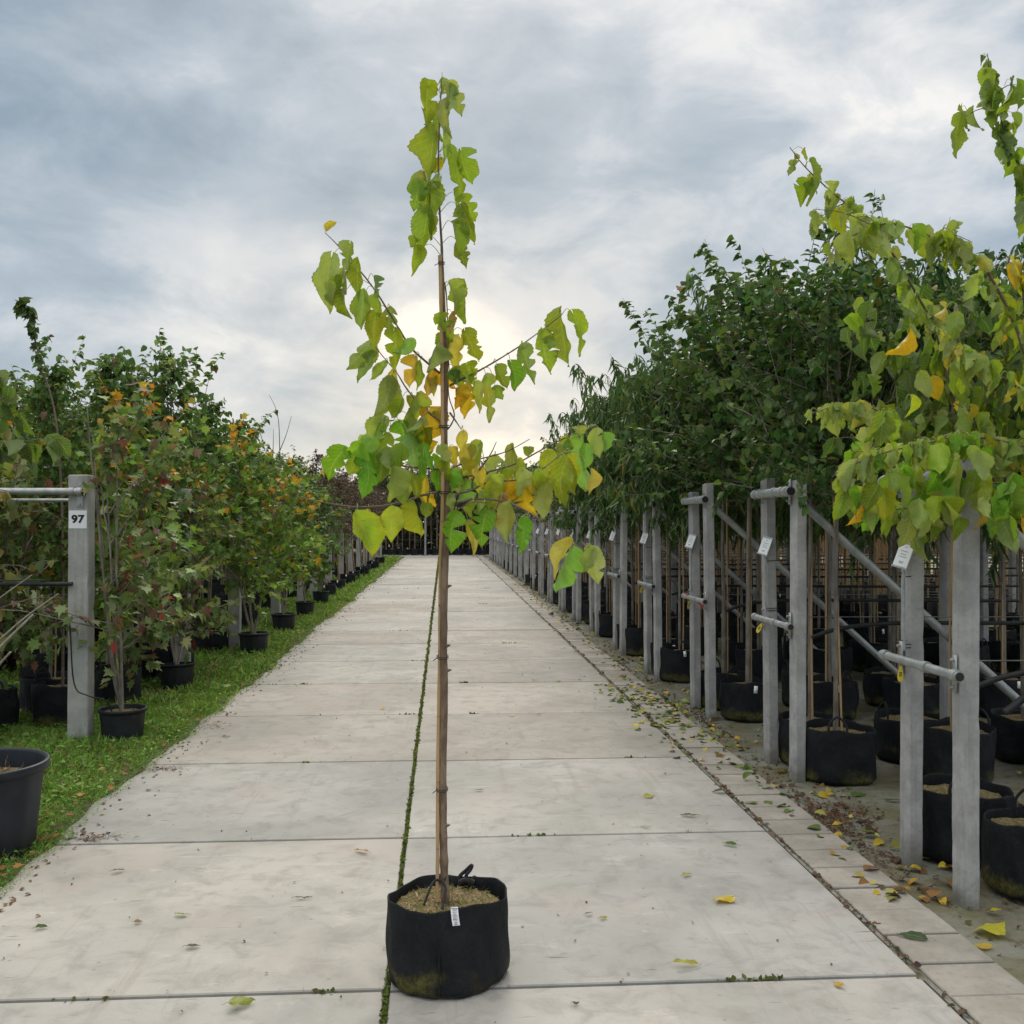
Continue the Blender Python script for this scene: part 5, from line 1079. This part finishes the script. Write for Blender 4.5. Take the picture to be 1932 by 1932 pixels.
# tall thin shoot with leaf tuft at the upper left
sh = thing('shoot_tree', (at(120, 1000, 8.0)[0], 8.0, 0), 'slim young tree whose tufted tip leans left highest above the left trees', 'potted tree')
ox = np.array([sh.location.x, 8.0, 0]); s_ = MB(); Q = smooth_path([np.array([ox[0], 8.0, .1]), at(118, 1000, 8.0), at(105, 790, 8.0), at(75, 680, 8.0), at(58, 600, 8.0), at(45, 572, 8.0)], 8) - ox
tube(s_, Q, np.linspace(.012, .002, len(Q)), 6); s_.build('trunk', 'twig', sh)
lf = MB(); idx = np.linspace(len(Q) * .55, len(Q) - 1, 150).astype(int); O = Q[idx] + rgl.normal(0, .012, (150, 3)); dens = np.linspace(0, 1, 150)
D = norm(rgl.normal(0, 1, (150, 3)) + [0, 0, -.5]); leaves(lf, ROUND, O, D, rgl.normal(0, 1, (150, 3)) + [0, 0, 1], np.where(dens > .8, .085, .05) * rgl.uniform(.7, 1.2, 150), palette(rgl, 150, [(.06, .11, .035), (.09, .14, .04)], [1, 1])); lf.build('crown', 'leaf', sh)
bm, so, hd_, r, h = BAGS[1]; use('soil', so, use('pot', bm, sh))

# ------------------------------------------------------------------ fallen leaves one can point to
rgf = np.random.default_rng(61)
FL = [ # u, v, length, heading(deg), width ratio, colour, label
 (460, 1895, .075, 25, .5, (.30, .33, .06), 'folded yellow-green leaf lying on the slab near the bottom left'),
 (1363, 1700, .085, 200, .6, (.62, .45, .05), 'curled bright yellow leaf on the right slab beyond the near joint'),
 (1300, 1822, .085, 5, .28, (.34, .34, .08), 'long narrow olive-yellow leaf on the right slab'),
 (1580, 1857, .035, 120, .6, (.62, .38, .04), 'small orange-yellow leaf near the bottom right slab edge'),
 (1298, 1651, .045, 30, .5, (.45, .38, .08), 'small yellowish leaf above the curled yellow one'),
 (1226, 1503, .060, 10, .6, (.42, .42, .08), 'yellow-green leaf lying on the right slab left of the narrow green ones'),
 (1297, 1538, .075, 160, .32, (.07, .13, .05), 'narrow dark green leaf on the right slab'),
 (1375, 1594, .060, 150, .35, (.10, .19, .05), 'small upturned green leaf near the tile strip'),
 (1355, 1494, .075, 170, .40, (.05, .12, .03), 'dark green oval leaf across the debris line'),
 (1718, 1768, .095, 150, .35, (.04, .09, .035), 'long dark green leaf on the nearest tiles'),
 (1875, 1757, .12, 25, .75, (.55, .50, .05), 'big lobed yellow leaf on the ground at the right'),
 (1852, 1785, .06, 150, .5, (.60, .42, .06), 'small folded yellow leaf under the big lobed one'),
 (1800, 1638, .07, 170, .4, (.60, .44, .06), 'yellow leaf lying between the two nearest posts'),
 (1705, 1678, .05, 190, .6, (.55, .34, .06), 'orange leaf beside the nearest tiles'),
 (1880, 1718, .05, 20, .5, (.60, .44, .06), 'yellow leaf at the foot of the nearest post'),
 (1578, 1556, .055, 190, .6, (.60, .43, .04), 'yellow leaf on the brown debris right of the tiles'),
 (1600, 1487, .05, 90, .45, (.12, .22, .06), 'small upright green leaf before the moss-stained bag'),
 (1570, 1494, .04, 80, .5, (.13, .24, .06), 'little green leaf standing near the front bag'),
 (1622, 1502, .085, 0, .38, (.07, .15, .03), 'broad green leaf on the ground below the front bag'),
 (1690, 1512, .095, 0, .28, (.07, .14, .04), 'long green leaf left of the nearest far post'),
 (1640, 1571, .065, 10, .5, (.14, .22, .06), 'pale green leaf among the brown debris'),
 (1604, 1600, .05, 70, .5, (.16, .26, .07), 'upright green leaf at the tile edge'),
 (1448, 1487, .055, 160, .45, (.06, .14, .03), 'dark green leaf on the tile strip'),
 (1415, 1515, .06, 170, .6, (.16, .22, .06), 'grey-green leaf on the tile strip near the debris line'),
 (1490, 1530, .07, 30, .4, (.15, .24, .06), 'folded pale green leaf on the tiles'),
 (1565, 1500, .05, 200, .5, (.60, .44, .06), 'yellow leaf at the outer tile edge'),
 (720, 1337, .045, 170, .6, (.62, .38, .05), 'orange leaf on the left of the right lane beyond the trunk'),
 (967, 1350, .045, 10, .5, (.62, .38, .08), 'orange-tan leaf right of the trunk on the slab'),
 (1015, 1348, .03, 200, .5, (.09, .15, .04), 'tiny green leaf beside the orange-tan one'),
 (680, 1606, .070, 140, .35, (.36, .22, .17), 'pinkish brown leaf with long stem on the left slab'),
 (340, 1725, .05, 160, .4, (.19, .25, .07), 'small curved green leaf on the near left slab'),
 (366, 1785, .045, 10, .4, (.09, .13, .05), 'dull green leaf on the near left slab'),
 (80, 1750, .04, 20, .5, (.07, .12, .04), 'small dark green leaf at the lower left'),
 (225, 1643, .045, 30, .35, (.10, .06, .05), 'dark brown curled leaf on the left slab'),
 (262, 1740, .028, 0, .6, (.26, .14, .10), 'tiny reddish leaf on the near left slab'),
 (1088, 1893, .02, 0, .5, (.16, .08, .06), 'tiny brown leaf at the bottom right of the bag'),
 (1112, 1724, .03, 30, .4, (.14, .10, .06), 'thin brown scrap on the right slab'),
 (906, 1491, .04, 5, .4, (.12, .13, .05), 'dull olive leaf right of the trunk base'),
 (428, 1390, .05, 10, .3, (.07, .045, .03), 'dark brown leaf scrap on the left slab'),
 (575, 1694, .06, 0, .18, (.10, .10, .09), 'flat dark chip on the left slab beside the bag'),
 (1010, 1283, .05, 5, .4, (.10, .08, .04), 'brown leaf far along the right lane'),
 (1140, 1732, .03, 20, .5, (.30, .30, .10), 'tiny olive leaf in the middle of the right slab'),
 (192, 1535, .03, 100, .7, (.55, .50, .18), 'small pale yellow leaf by the lawn edge'),
 (1216, 1560, .04, 150, .3, (.13, .22, .06), 'small green leaf at the second cross joint'),
 (1470, 1302, .05, 10, .5, (.55, .36, .05), 'yellow leaf between the second posts'),
]
for (u, v, L, hdg, wr_, col, lab) in FL:
    z = -.002 if u > 836 + 1.9 / 1.5 * (v - 990) else .006
    p = on_ground(u, v, z); a = R(hdg); d = np.array([math.cos(a), math.sin(a) * .9, rgf.uniform(-.03, .05)]); d /= np.linalg.norm(d)
    mb = MB(); b0 = -d * L / 2 + np.array([0, 0, .003])
    mulberry_leaf(mb, b0, b0 + d * L, L * wr_ * 1.15, col, .15 if col[0] > .3 else 0, rgf, 1 if wr_ > .7 else 0, face=(rgf.normal(0, .12), rgf.normal(-.05, .12), 1), rows=16, flip=False, flat=.36)
    tube(mb, smooth_path([b0, b0 - d * L * .2 + [0, 0, .002], b0 - d * L * .42 + [0, .004, -.004]], 3), .0009, 4, cap=False, col=col)
    minz = min(x[:, 2].min() for x in mb.v)
    o = mb.build('fallen_leaf', 'mulberry_leaf', loc=(p[0], p[1], p[2] - minz - .001)); tag(o, lab, 'leaf', 'fallen leaves lying on the ground')
